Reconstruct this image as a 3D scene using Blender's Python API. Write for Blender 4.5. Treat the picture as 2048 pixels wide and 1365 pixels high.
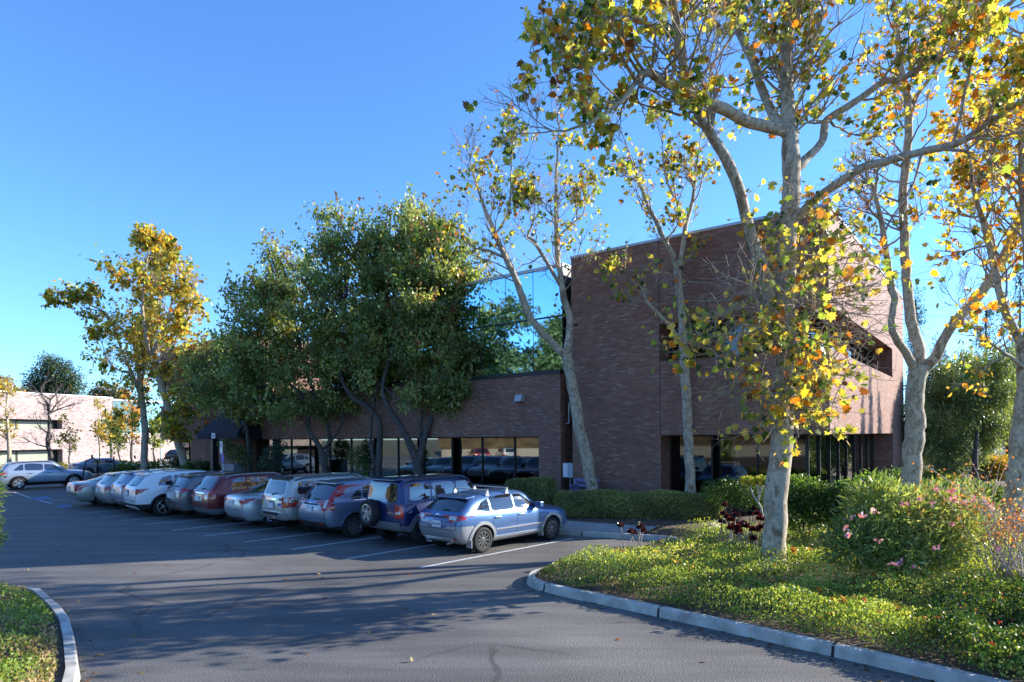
import bpy, bmesh, math, random
import numpy as np
from mathutils import Vector, Matrix
from mathutils.bvhtree import BVHTree
PI = math.pi
rad = math.radians
for o in list(bpy.data.objects):
    bpy.data.objects.remove(o)
sc = bpy.context.scene
COL = sc.collection

# ------------------------------------------------------------------ camera
F, CX, CY, ROLL, H = 1290.0, 1024.0, 873.8, .0089, 2.85
cd = bpy.data.cameras.new('camera'); cam = bpy.data.objects.new('camera', cd); COL.objects.link(cam)
cd.sensor_width = 36; cd.lens = F / 2048 * 36; cd.shift_y = (CY - 682.5) / 2048
cd.clip_start = .05; cd.clip_end = 4000
cr, sr = math.cos(ROLL), math.sin(ROLL)
cam.matrix_world = Matrix(((cr, sr, 0, 0), (0, 0, -1, 0), (-sr, cr, 0, H), (0, 0, 0, 1)))
sc.camera = cam

# ------------------------------------------------------------------ sky, sun, exposure
SUN_AZ = math.atan2(.972, .233)      # clockwise from +Y
SUN_EL = rad(24)
w = bpy.data.worlds.new('World'); sc.world = w; w.use_nodes = True
nt = w.node_tree; bg = nt.nodes['Background']; sky = nt.nodes.new('ShaderNodeTexSky')
sky.sky_type = 'NISHITA'; sky.sun_disc = False; sky.sun_elevation = SUN_EL; sky.sun_rotation = SUN_AZ
sky.air_density = 1.0; sky.dust_density = .1; sky.ozone_density = 4.5; sky.altitude = 100
tn = nt.nodes.new('ShaderNodeMixRGB'); tn.blend_type = 'MULTIPLY'; tn.inputs[0].default_value = 1; tn.inputs[2].default_value = (.62, .885, 1.17, 1)
nt.links.new(sky.outputs[0], tn.inputs[1]); nt.links.new(tn.outputs[0], bg.inputs[0]); bg.inputs[1].default_value = .128
sl = bpy.data.lights.new('sun', 'SUN'); sun = bpy.data.objects.new('sun', sl); COL.objects.link(sun)
sl.energy = 4.6; sl.angle = rad(.5); sl.color = (1, .93, .82)
sd = Vector((math.sin(SUN_AZ) * math.cos(SUN_EL), math.cos(SUN_AZ) * math.cos(SUN_EL), math.sin(SUN_EL)))
sun.rotation_euler = sd.to_track_quat('Z', 'Y').to_euler()
vs = sc.view_settings; vs.view_transform = 'Standard'; vs.look = 'None'; vs.gamma = 1; vs.exposure = 1.27
sc.cycles.max_bounces = 6; sc.cycles.transparent_max_bounces = 4; sc.cycles.caustics_reflective = False
sc.cycles.use_denoising = True

# ------------------------------------------------------------------ picture -> world
def ray(px, py):
    u = px - CX; v = py - CY
    return (u - ROLL * v) / F, -(v + ROLL * u) / F
def at(px, py, Y):
    a, b = ray(px, py); return Vector((a * Y, Y, H + b * Y))
def gnd(px, py, z=0.):
    a, b = ray(px, py); Y = (z - H) / b; return Vector((a * Y, Y, z))

# ------------------------------------------------------------------ materials
def newmat(name):
    m = bpy.data.materials.new(name); m.use_nodes = True
    return m, m.node_tree, m.node_tree.nodes['Principled BSDF']
def N(nt, t, **k):
    n = nt.nodes.new(t)
    for a, b in k.items(): setattr(n, a, b)
    return n
def ramp(nt, stops):
    r = nt.nodes.new('ShaderNodeValToRGB'); e = r.color_ramp.elements
    while len(e) < len(stops): e.new(.5)
    for i, (p, c) in enumerate(stops):
        e[i].position = p; e[i].color = (c[0], c[1], c[2], 1) if hasattr(c, '__len__') else (c, c, c, 1)
    return r
def simple(name, col, rough=.6, metal=0., var=.0, vs_=8., bump=0., coat=0., spec=.5, ior=None):
    m, nt, p = newmat(name)
    p.inputs['Base Color'].default_value = (*col, 1); p.inputs['Roughness'].default_value = rough
    p.inputs['Metallic'].default_value = metal; p.inputs['Coat Weight'].default_value = coat
    p.inputs['Coat Roughness'].default_value = .06; p.inputs['Specular IOR Level'].default_value = spec
    if ior: p.inputs['IOR'].default_value = ior
    if var or bump:
        tc = N(nt, 'ShaderNodeTexCoord'); no = N(nt, 'ShaderNodeTexNoise'); no.inputs['Scale'].default_value = vs_
        no.inputs['Detail'].default_value = 6; nt.links.new(tc.outputs['Object'], no.inputs['Vector'])
        if var:
            r = ramp(nt, [(.3, [c * (1 - var) for c in col]), (.7, [min(1, c * (1 + var)) for c in col])])
            nt.links.new(no.outputs['Fac'], r.inputs[0]); nt.links.new(r.outputs[0], p.inputs['Base Color'])
        if bump:
            b = N(nt, 'ShaderNodeBump'); b.inputs['Strength'].default_value = bump; b.inputs['Distance'].default_value = .02
            nt.links.new(no.outputs['Fac'], b.inputs['Height']); nt.links.new(b.outputs[0], p.inputs['Normal'])
    return m
def leafmat(name, trans=.4, gain=1., rough=.36):
    m, nt, p = newmat(name)
    a = N(nt, 'ShaderNodeAttribute', attribute_name='tint')
    g = N(nt, 'ShaderNodeMixRGB', blend_type='MULTIPLY'); g.inputs[0].default_value = 1; g.inputs[2].default_value = (gain, gain, gain, 1)
    nt.links.new(a.outputs['Color'], g.inputs[1]); nt.links.new(g.outputs[0], p.inputs['Base Color'])
    p.inputs['Roughness'].default_value = rough; p.inputs['Specular IOR Level'].default_value = .4
    t = N(nt, 'ShaderNodeBsdfTranslucent'); g2 = N(nt, 'ShaderNodeMixRGB', blend_type='MULTIPLY'); g2.inputs[0].default_value = 1
    g2.inputs[2].default_value = (1.5, 1.35, .6, 1); nt.links.new(g.outputs[0], g2.inputs[1]); nt.links.new(g2.outputs[0], t.inputs['Color'])
    mx = N(nt, 'ShaderNodeMixShader'); mx.inputs[0].default_value = trans
    nt.links.new(p.outputs[0], mx.inputs[1]); nt.links.new(t.outputs[0], mx.inputs[2])
    nt.links.new(mx.outputs[0], nt.nodes['Material Output'].inputs[0])
    return m
def brickmat(name, c1, c2, pale, mortar, rough=.75, palefrac=.62):
    m, nt, p = newmat(name)
    uv = N(nt, 'ShaderNodeUVMap'); uv.uv_map = 'UVMap'
    b = N(nt, 'ShaderNodeTexBrick'); b.inputs['Scale'].default_value = 1
    b.inputs['Brick Width'].default_value = .24; b.inputs['Row Height'].default_value = .07
    b.inputs['Mortar Size'].default_value = .006; b.inputs['Mortar Smooth'].default_value = .2
    b.inputs['Color1'].default_value = (0, 0, 0, 1); b.inputs['Color2'].default_value = (1, 1, 1, 1); b.inputs['Mortar'].default_value = (.5, .5, .5, 1)
    nt.links.new(uv.outputs[0], b.inputs['Vector'])
    r = ramp(nt, [(0., c1), (.45, c2), (palefrac, [x * 1.25 for x in c2]), (.93, pale)])
    nt.links.new(b.outputs['Color'], r.inputs[0])
    mx = N(nt, 'ShaderNodeMixRGB'); nt.links.new(b.outputs['Fac'], mx.inputs[0]); nt.links.new(r.outputs[0], mx.inputs[1])
    mx.inputs[2].default_value = (*mortar, 1)
    no = N(nt, 'ShaderNodeTexNoise'); no.inputs['Scale'].default_value = .45; no.inputs['Detail'].default_value = 5
    nt.links.new(uv.outputs[0], no.inputs['Vector'])
    rr = ramp(nt, [(.3, .84), (.7, 1.13)]); nt.links.new(no.outputs['Fac'], rr.inputs[0])
    mp = N(nt, 'ShaderNodeMapping'); mp.inputs['Scale'].default_value = (.35, 6, 1); nt.links.new(uv.outputs[0], mp.inputs[0])
    n2 = N(nt, 'ShaderNodeTexNoise'); n2.inputs['Scale'].default_value = 2.2; n2.inputs['Detail'].default_value = 3; nt.links.new(mp.outputs[0], n2.inputs['Vector'])
    r2 = ramp(nt, [(.35, .94), (.68, 1.06)]); nt.links.new(n2.outputs['Fac'], r2.inputs[0])
    m2 = N(nt, 'ShaderNodeMixRGB', blend_type='MULTIPLY'); m2.inputs[0].default_value = 1
    nt.links.new(mx.outputs[0], m2.inputs[1]); nt.links.new(rr.outputs[0], m2.inputs[2])
    m3 = N(nt, 'ShaderNodeMixRGB', blend_type='MULTIPLY'); m3.inputs[0].default_value = 1
    nt.links.new(m2.outputs[0], m3.inputs[1]); nt.links.new(r2.outputs[0], m3.inputs[2])
    nt.links.new(m3.outputs[0], p.inputs['Base Color']); p.inputs['Roughness'].default_value = rough
    bp = N(nt, 'ShaderNodeBump'); bp.inputs['Strength'].default_value = .5; bp.inputs['Distance'].default_value = .008; bp.invert = True
    nt.links.new(b.outputs['Fac'], bp.inputs['Height']); nt.links.new(bp.outputs[0], p.inputs['Normal'])
    return m
def asphaltmat():
    m, nt, p = newmat('asphalt')
    tc = N(nt, 'ShaderNodeTexCoord')
    def noise(s, d=6, sc3=None):
        n = N(nt, 'ShaderNodeTexNoise'); n.inputs['Scale'].default_value = s; n.inputs['Detail'].default_value = d
        if sc3:
            mp = N(nt, 'ShaderNodeMapping'); mp.inputs['Scale'].default_value = sc3; nt.links.new(tc.outputs['Object'], mp.inputs[0]); nt.links.new(mp.outputs[0], n.inputs['Vector'])
        else: nt.links.new(tc.outputs['Object'], n.inputs['Vector'])
        return n
    big = noise(.16, 8); r1 = ramp(nt, [(.35, (.088, .084, .079)), (.5, (.112, .107, .10)), (.68, (.155, .148, .138))]); nt.links.new(big.outputs['Fac'], r1.inputs[0])
    fine = noise(55, 3); r2 = ramp(nt, [(.36, .55), (.5, 1.), (.6, 1.2), (.7, 2.3)]); nt.links.new(fine.outputs['Fac'], r2.inputs[0])
    mx = N(nt, 'ShaderNodeMixRGB', blend_type='MULTIPLY'); mx.inputs[0].default_value = .95
    nt.links.new(r1.outputs[0], mx.inputs[1]); nt.links.new(r2.outputs[0], mx.inputs[2])
    # tar streaks and cracks
    vo = N(nt, 'ShaderNodeTexVoronoi', feature='DISTANCE_TO_EDGE'); vo.inputs['Scale'].default_value = .33
    wn = noise(1.3, 6); ad = N(nt, 'ShaderNodeMixRGB', blend_type='ADD'); ad.inputs[0].default_value = .6
    nt.links.new(tc.outputs['Object'], ad.inputs[1]); nt.links.new(wn.outputs['Color'], ad.inputs[2]); nt.links.new(ad.outputs[0], vo.inputs['Vector'])
    rc = ramp(nt, [(.0, .32), (.008, .4), (.018, 1.)]); nt.links.new(vo.outputs['Distance'], rc.inputs[0])
    mask = noise(.22, 2); rm = ramp(nt, [(.5, 0.), (.6, .75)]); nt.links.new(mask.outputs['Fac'], rm.inputs[0])
    m2 = N(nt, 'ShaderNodeMixRGB', blend_type='MULTIPLY'); nt.links.new(rm.outputs[0], m2.inputs[0])
    nt.links.new(mx.outputs[0], m2.inputs[1]); nt.links.new(rc.outputs[0], m2.inputs[2])
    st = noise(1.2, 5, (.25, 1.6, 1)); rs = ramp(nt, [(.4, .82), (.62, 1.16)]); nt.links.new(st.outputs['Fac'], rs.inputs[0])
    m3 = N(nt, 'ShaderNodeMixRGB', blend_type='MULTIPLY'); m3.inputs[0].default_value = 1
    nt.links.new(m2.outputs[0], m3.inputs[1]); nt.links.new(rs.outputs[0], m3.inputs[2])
    sv = N(nt, 'ShaderNodeTexVoronoi'); sv.inputs['Scale'].default_value = .42; sv.inputs['Randomness'].default_value = 1
    wa = N(nt, 'ShaderNodeMixRGB', blend_type='ADD'); wa.inputs[0].default_value = .35; nt.links.new(tc.outputs['Object'], wa.inputs[1]); nt.links.new(wn.outputs['Color'], wa.inputs[2]); nt.links.new(wa.outputs[0], sv.inputs['Vector'])
    rv = ramp(nt, [(.0, .62), (.09, .78), (.2, 1.)]); nt.links.new(sv.outputs['Distance'], rv.inputs[0])
    m4 = N(nt, 'ShaderNodeMixRGB', blend_type='MULTIPLY'); m4.inputs[0].default_value = .75; nt.links.new(m3.outputs[0], m4.inputs[1]); nt.links.new(rv.outputs[0], m4.inputs[2])
    ch = noise(170, 2); rch = ramp(nt, [(.5, 1.), (.66, 1.25), (.74, 2.4)]); nt.links.new(ch.outputs['Fac'], rch.inputs[0])
    m5 = N(nt, 'ShaderNodeMixRGB', blend_type='MULTIPLY'); m5.inputs[0].default_value = .6; nt.links.new(m4.outputs[0], m5.inputs[1]); nt.links.new(rch.outputs[0], m5.inputs[2]); m3 = m5
    nt.links.new(m3.outputs[0], p.inputs['Base Color'])
    rr = ramp(nt, [(.3, .62), (.7, .9)]); nt.links.new(big.outputs['Fac'], rr.inputs[0]); nt.links.new(rr.outputs[0], p.inputs['Roughness'])
    f2 = noise(38, 4); b = N(nt, 'ShaderNodeBump'); b.inputs['Strength'].default_value = .75; b.inputs['Distance'].default_value = .012
    nt.links.new(f2.outputs['Fac'], b.inputs['Height']); nt.links.new(b.outputs[0], p.inputs['Normal'])
    return m
def barkmat(name, c0, c1, c2, scale=3.):
    m, nt, p = newmat(name)
    tc = N(nt, 'ShaderNodeTexCoord'); mp = N(nt, 'ShaderNodeMapping'); mp.inputs['Scale'].default_value = (1, 1, .55); nt.links.new(tc.outputs['Object'], mp.inputs[0])
    n1 = N(nt, 'ShaderNodeTexNoise'); n1.inputs['Scale'].default_value = scale; n1.inputs['Detail'].default_value = 8; n1.inputs['Roughness'].default_value = .65; nt.links.new(mp.outputs[0], n1.inputs['Vector'])
    r = ramp(nt, [(.38, c0), (.44, c1), (.52, [x * .86 for x in c1]), (.55, c2), (.60, c1), (.66, [x * 1.15 for x in c1])]); nt.links.new(n1.outputs['Fac'], r.inputs[0])
    n2 = N(nt, 'ShaderNodeTexNoise'); n2.inputs['Scale'].default_value = 22; n2.inputs['Detail'].default_value = 4; nt.links.new(mp.outputs[0], n2.inputs['Vector'])
    r2 = ramp(nt, [(.35, .75), (.65, 1.15)]); nt.links.new(n2.outputs['Fac'], r2.inputs[0])
    mx = N(nt, 'ShaderNodeMixRGB', blend_type='MULTIPLY'); mx.inputs[0].default_value = 1; nt.links.new(r.outputs[0], mx.inputs[1]); nt.links.new(r2.outputs[0], mx.inputs[2])
    nt.links.new(mx.outputs[0], p.inputs['Base Color']); p.inputs['Roughness'].default_value = .85
    b = N(nt, 'ShaderNodeBump'); b.inputs['Strength'].default_value = .6; b.inputs['Distance'].default_value = .015
    nt.links.new(n1.outputs['Fac'], b.inputs['Height']); nt.links.new(b.outputs[0], p.inputs['Normal'])
    return m

M = {}
M['asphalt'] = asphaltmat()
M['earth'] = simple('earth', (.11, .075, .05), .95, var=.4, vs_=5, bump=.5)
M['land'] = simple('dry_land', (.12, .11, .05), .95, var=.4, vs_=.3)
M['concrete'] = simple('kerb_concrete', (.46, .43, .37), .85, var=.32, vs_=3.5, bump=.35)
M['pavement'] = simple('pavement_concrete', (.36, .35, .33), .9, var=.2, vs_=3, bump=.3)
M['paint_line'] = simple('road_paint', (.5, .51, .52), .8, var=.28, vs_=16)
M['blue_line'] = simple('blue_road_paint', (.12, .2, .42), .8, var=.25, vs_=9)
M['brick'] = brickmat('dark_red_brick', (.215, .092, .062), (.245, .118, .083), (.32, .21, .165), (.235, .145, .11), palefrac=.9)
M['brick_b'] = brickmat('rosy_brick', (.27, .17, .155), (.36, .27, .25), (.46, .39, .36), (.34, .29, .27), palefrac=.55)
M['black'] = simple('black_metal', (.012, .012, .013), .45)
M['cap'] = simple('grey_metal_coping', (.42, .44, .47), .4, metal=.4)
M['glass'] = simple('tinted_mirror_glass', (.24, .25, .24), .02, metal=1.)
M['glass_d'] = simple('dark_mirror_glass', (.07, .073, .072), .03, metal=1.)
M['glass_b'] = simple('blue_mirror_glass', (.36, .58, .70), .02, metal=1.)
M['blind'] = simple('pale_window_blind', (.30, .32, .25), .35, var=.08, vs_=.8)
M['dark'] = simple('dark_interior', (.015, .014, .014), .9)
M['awning'] = simple('navy_black_canvas', (.014, .016, .028), .9, var=.2, vs_=12)
M['white'] = simple('white_enamel', (.75, .76, .78), .4)
M['bluesign'] = simple('blue_sign_enamel', (.03, .08, .42), .4)
M['galv'] = simple('galvanised_steel', (.38, .40, .42), .4, metal=.7)
M['boxgrey'] = simple('pale_grey_cabinet', (.40, .44, .48), .5, var=.1)
M['purple'] = simple('faded_purple_wood', (.23, .19, .33), .7, var=.2, vs_=20)
M['retain'] = simple('pale_retaining_block', (.33, .31, .25), .9, var=.12, vs_=1.5)
M['farwhite'] = simple('pale_render', (.42, .45, .50), .8)
M['farblue'] = simple('blue_tinted_window', (.10, .16, .26), .2)
M['redbrick'] = simple('red_brick_far', (.26, .08, .05), .9, var=.2, vs_=3)
M['leaf'] = leafmat('leaf_autumn', .62, 1.15)
M['leafg'] = leafmat('leaf_green', .42, 1.0)
M['leafp'] = leafmat('leaf_glossy', .46, 1.15, .3)
M['bark'] = barkmat('sycamore_bark', (.25, .17, .10), (.50, .43, .32), (.27, .19, .12))
M['bark2'] = barkmat('brown_bark', (.05, .042, .036), (.10, .085, .075), (.13, .115, .10), 6)
M['twig'] = simple('twig_bark', (.34, .27, .21), .9, var=.2)
M['black_text'] = simple('lettering', (.03, .035, .05), .6)
M['blue_text'] = simple('blue_lettering', (.05, .07, .25), .6)
M['tyre'] = simple('tyre_rubber', (.014, .014, .015), .8)
M['rim'] = simple('alloy_rim', (.50, .51, .53), .28, metal=.9)
M['rimdark'] = simple('dark_alloy_rim', (.20, .205, .215), .3, metal=.9)
M['chrome'] = simple('chrome', (.75, .76, .78), .12, metal=1.)
M['carglass'] = simple('car_window_glass', (.012, .014, .016), .03, spec=1., ior=1.75)
M['plastic'] = simple('black_plastic', (.022, .022, .024), .55)
M['greyplastic'] = simple('grey_bumper_plastic', (.14, .145, .16), .55)
M['redlamp'] = simple('red_tail_lens', (.42, .010, .008), .08, coat=1.)
M['clearlamp'] = simple('clear_tail_lens', (.55, .53, .52), .1, coat=1.)
M['well'] = simple('wheel_well', (.008, .008, .008), .95)
def paint(name, col, metal=.55, rough=.36):
    return simple(name, col, rough, metal=metal, coat=.9)

# ------------------------------------------------------------------ objects
def tag(o, label=None, cat=None, group=None, kind=None):
    if label: o['label'] = label
    if cat: o['category'] = cat
    if group: o['group'] = group
    if kind: o['kind'] = kind
    return o
def thing(name, label, cat, loc=(0, 0, 0), rz=0., group=None):
    o = bpy.data.objects.new(name, None); COL.objects.link(o); o.empty_display_size = .2
    o.location = loc; o.rotation_euler = (0, 0, rz)
    return tag(o, label, cat, group)
def link(name, me, parent=None, mats=()):
    for m in mats: me.materials.append(m)
    o = bpy.data.objects.new(name, me); COL.objects.link(o)
    if parent: o.parent = parent
    return o
def copy_tree(o, parent=None):
    c = o.copy(); COL.objects.link(c)
    if parent: c.parent = parent
    for ch in [x for x in COL.objects if x.parent == o]: copy_tree(ch, c)
    return c

class MB:
    def __init__(s): s.v = []; s.f = []; s.m = []
    def add(s, vs, fs, mi=0):
        k = len(s.v); s.v.extend([tuple(v) for v in vs]); s.f.extend([tuple(i + k for i in f) for f in fs]); s.m.extend([mi] * len(fs))
    def box(s, a, b, mi=0, mat=None):
        x0, y0, z0 = [min(p, q) for p, q in zip(a, b)]; x1, y1, z1 = [max(p, q) for p, q in zip(a, b)]
        vs = [(x0, y0, z0), (x1, y0, z0), (x1, y1, z0), (x0, y1, z0), (x0, y0, z1), (x1, y0, z1), (x1, y1, z1), (x0, y1, z1)]
        if mat: vs = [mat @ Vector(v) for v in vs]
        s.add(vs, [(0, 3, 2, 1), (4, 5, 6, 7), (0, 1, 5, 4), (1, 2, 6, 5), (2, 3, 7, 6), (3, 0, 4, 7)], mi)
    def tube(s, pts, rs, n=8, mi=0, cap=True):
        pts = [Vector(p) for p in pts]
        if not hasattr(rs, '__len__'): rs = [rs] * len(pts)
        k = len(s.v); ref = None
        for i, p in enumerate(pts):
            d = (pts[min(i + 1, len(pts) - 1)] - pts[max(i - 1, 0)])
            d = d.normalized() if d.length > 1e-9 else Vector((0, 0, 1))
            if ref is None: ref = Vector((1, 0, 0)) if abs(d.x) < .8 else Vector((0, 1, 0))
            u = (ref - d * ref.dot(d)).normalized(); v = d.cross(u); ref = u
            for j in range(n):
                a = 2 * PI * j / n; s.v.append(tuple(p + (u * math.cos(a) + v * math.sin(a)) * rs[i]))
        for i in range(len(pts) - 1):
            for j in range(n):
                j2 = (j + 1) % n
                s.f.append((k + i * n + j, k + i * n + j2, k + (i + 1) * n + j2, k + (i + 1) * n + j)); s.m.append(mi)
        if cap:
            s.f.append(tuple(k + n - 1 - j for j in range(n))); s.m.append(mi)
            e = k + (len(pts) - 1) * n; s.f.append(tuple(e + j for j in range(n))); s.m.append(mi)
    def lathe(s, prof, n=24, mi=0, axis='y'):
        # profile of (radius, along) revolved round the local y axis
        k = len(s.v)
        for r, a in prof:
            for j in range(n):
                t = 2 * PI * j / n; s.v.append((r * math.cos(t), a, r * math.sin(t)))
        for i in range(len(prof) - 1):
            for j in range(n):
                j2 = (j + 1) % n
                s.f.append((k + i * n + j, k + i * n + j2, k + (i + 1) * n + j2, k + (i + 1) * n + j)); s.m.append(mi)
    def prism(s, poly, z0, z1, mi=0, mi_side=None):
        n = len(poly); vs = [(x, y, z0) for x, y in poly] + [(x, y, z1) for x, y in poly]
        s.add(vs, [tuple(range(n - 1, -1, -1)), tuple(range(n, 2 * n))], mi)
        s.add(vs, [(i, (i + 1) % n, n + (i + 1) % n, n + i) for i in range(n)], mi if mi_side is None else mi_side)
    def mesh(s, name, smooth=False, uv=False):
        me = bpy.data.meshes.new(name); me.from_pydata(s.v, [], s.f)
        me.polygons.foreach_set('material_index', s.m)
        if smooth: me.polygons.foreach_set('use_smooth', [True] * len(s.f))
        if uv:
            l = me.uv_layers.new(name='UVMap'); me.update()
            for p in me.polygons:
                n = p.normal
                for li in p.loop_indices:
                    c = me.vertices[me.loops[li].vertex_index].co
                    if abs(n.z) > .7: t = (c.x, c.y)
                    elif abs(n.x) > abs(n.y): t = (c.y + .13, c.z)
                    else: t = (c.x, c.z)
                    l.data[li].uv = t
        me.update(); return me
    def obj(s, name, mats, parent=None, smooth=False, uv=False):
        if not isinstance(mats, (list, tuple)): mats = [mats]
        return link(name, s.mesh(name, smooth, uv), parent, mats)

def bevel(o, w_=.02, seg=2):
    m = o.modifiers.new('bevel', 'BEVEL'); m.width = w_; m.segments = seg; m.limit_method = 'ANGLE'; return o

# fast leaf clouds -----------------------------------------------------------
def unit(a): return a / np.maximum(np.linalg.norm(a, axis=1, keepdims=True), 1e-9)
LEAF_S = (np.array([(0, 0, 0), (.34, .22, -.03), (.30, .68, -.04), (0, 1, 0), (-.30, .68, -.04), (-.34, .22, -.03)]), [(0, 1, 2, 3), (0, 3, 4, 5)])
LEAF_Q = (np.array([(0, 0, 0), (.36, .5, -.05), (0, 1, 0), (-.36, .5, -.05)]), [(0, 1, 2, 3)])
LEAF_L = (np.array([(0, 0, 0), (.13, .45, -.02), (0, 1, 0), (-.13, .45, -.02)]), [(0, 1, 2, 3)])
_h = [(0, 0), (.12, .10), (.42, .02), (.34, .22), (.56, .40), (.36, .46), (.40, .72), (.20, .66), (0, 1.0)]
LEAF_M = (np.array([(x, y, -.18 * x + .04 * (y > .6)) for x, y in _h] + [(-x, y, -.18 * x) for x, y in _h[1:-1][::-1]]), [tuple(range(0, 9)), (0, 8) + tuple(range(9, 16))])
def leafcloud(name, pos, size, col, ydir, mat, tmpl=LEAF_Q, parent=None, seed=0, curl=.0, updown=None):
    rng = np.random.default_rng(seed); n = len(pos)
    if n == 0: return None
    y = unit(ydir); z = rng.normal(size=(n, 3)) if updown is None else updown
    z = unit(z - y * (z * y).sum(1, keepdims=True)); x = np.cross(y, z)
    T, faces = tmpl; T = T.copy(); k = len(T)
    sz = np.asarray(size).reshape(-1, 1, 1)
    wv = rng.uniform(.75, 1.15, size=(n, 1))
    V = (x[:, None, :] * (T[None, :, 0:1] * wv[:, None, :]) + y[:, None, :] * T[None, :, 1:2] + z[:, None, :] * T[None, :, 2:3] * rng.uniform(-1.5, 2.5, size=(n, 1, 1))) * sz + pos[:, None, :]
    V = V.reshape(-1, 3)
    me = bpy.data.meshes.new(name); me.vertices.add(len(V)); me.vertices.foreach_set('co', V.astype(np.float32).ravel())
    li = []; ls = []; off = 0
    base = (np.arange(n) * k)[:, None]
    loops = np.concatenate([base + np.array(f)[None, :] for f in faces], axis=1)
    lens = np.tile([len(f) for f in faces], n)
    me.loops.add(loops.size); me.loops.foreach_set('vertex_index', loops.ravel().astype(np.int32))
    st = np.concatenate([[0], np.cumsum(lens)[:-1]])
    me.polygons.add(len(lens)); me.polygons.foreach_set('loop_start', st.astype(np.int32))
    try: me.polygons.foreach_set('loop_total', lens.astype(np.int32))
    except Exception: pass
    at_ = me.attributes.new('tint', 'FLOAT_COLOR', 'FACE')
    c = np.ones((n, 4)); c[:, :3] = col; c = np.repeat(c, len(faces), axis=0)
    at_.data.foreach_set('color', c.astype(np.float32).ravel())
    me.update(calc_edges=True); me.validate()
    return link(name, me, parent, [mat])
def palette(rng, n, cols, ws, jit=.25, patch=None):
    cols = np.array(cols); ws = np.array(ws) / sum(ws)
    if patch is None: i = rng.choice(len(cols), n, p=ws)
    else: i = np.searchsorted(np.cumsum(ws), np.clip(patch + rng.normal(0, .17, n), 0, .999))
    i = np.clip(i, 0, len(cols) - 1)
    return np.clip(cols[i] * rng.uniform(1 - jit, 1 + jit, (n, 1)), 0, 1)

# ------------------------------------------------------------------ vehicles
def station(x, z, wd):
    """x,z,wd: 5 rows (low, mid, belt, glass foot, roof edge)"""
    return dict(x=x, z=z, w=wd)
def car_cage(st, crown=.035, rearbulge=.05):
    v = []; f = []
    def ring(s, i):
        x, z, w_ = s['x'], s['z'], s['w']; r = []
        half = [(x[0], 0, z[0]), (x[0], .6 * w_[0], z[0]), (x[0], w_[0], z[0]), (x[1], w_[1], z[1]), (x[2], w_[2], z[2]), (x[3], w_[3], z[3]), (x[4], w_[4], z[4]),
                (x[4] - (0 if i else .03), .6 * w_[4], z[4] + crown * .8), (x[4] - (0 if i else .04), 0, z[4] + crown)]
        full = half + [(a, -b, c) for a, b, c in half[-2:0:-1]]
        for p in full: v.append(p)
    for i, s in enumerate(st): ring(s, i)
    n = 16
    for i in range(len(st) - 1):
        for j in range(n):
            j2 = (j + 1) % n
            f.append((i * n + j, i * n + j2, (i + 1) * n + j2, (i + 1) * n + j))
    def cap(i, sgn):
        b = i * n; s = st[i]
        L = [b + 2, b + 3, b + 4, b + 5, b + 6]; Rr = [b + 14, b + 13, b + 12, b + 11, b + 10]
        bot = [b + 2, b + 1, b + 0, b + 15, b + 14]; top = [b + 6, b + 7, b + 8, b + 9, b + 10]
        rows = [bot]
        for k in (1, 2, 3):
            row = [L[k]]
            for t, bl in ((.6, .7), (0, 1.), (-.6, .7)):
                row.append(len(v)); v.append((s['x'][k] + sgn * rearbulge * bl, s['w'][k] * t, s['z'][k]))
            row.append(Rr[k]); rows.append(row)
        rows.append(top)
        for a in range(4):
            for c in range(4):
                q = (rows[a][c], rows[a][c + 1], rows[a + 1][c + 1], rows[a + 1][c])
                f.append(q if sgn < 0 else q[::-1])
    cap(0, -1); cap(len(st) - 1, 1)
    me = bpy.data.meshes.new('cage'); me.from_pydata(v, [], f); me.update()
    bm = bmesh.new(); bm.from_mesh(me); bmesh.ops.recalc_face_normals(bm, faces=bm.faces); bm.to_mesh(me); bm.free()
    return me
def evaluated(me, mods):
    o = bpy.data.objects.new('tmp', me); COL.objects.link(o); cut = None
    for t, kw in mods:
        m = o.modifiers.new(t, t)
        for a, b in kw.items(): setattr(m, a, b)
    bpy.context.view_layer.update()
    dg = bpy.context.evaluated_depsgraph_get(); r = bpy.data.meshes.new_from_object(o.evaluated_get(dg))
    bpy.data.objects.remove(o); return r
def clipx(poly, x0, x1):
    def cl(p, x, s):
        out = []
        for i in range(len(p)):
            a, b = p[i], p[(i + 1) % len(p)]; ia, ib = s * (a[0] - x) >= 0, s * (b[0] - x) >= 0
            if ia: out.append(a)
            if ia != ib:
                t = (x - a[0]) / (b[0] - a[0]); out.append((x, a[1] + t * (b[1] - a[1])))
        return out
    return cl(cl(poly, x0, 1), x1, -1)
def smoothpoly(poly, it=2, r=.22):
    for _ in range(it):
        q = []
        for i in range(len(poly)):
            a, b, c = poly[i - 1], poly[i], poly[(i + 1) % len(poly)]
            q.append((b[0] + (a[0] - b[0]) * r, b[1] + (a[1] - b[1]) * r)); q.append((b[0] + (c[0] - b[0]) * r, b[1] + (c[1] - b[1]) * r))
        poly = q; r = .28
    return poly
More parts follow.
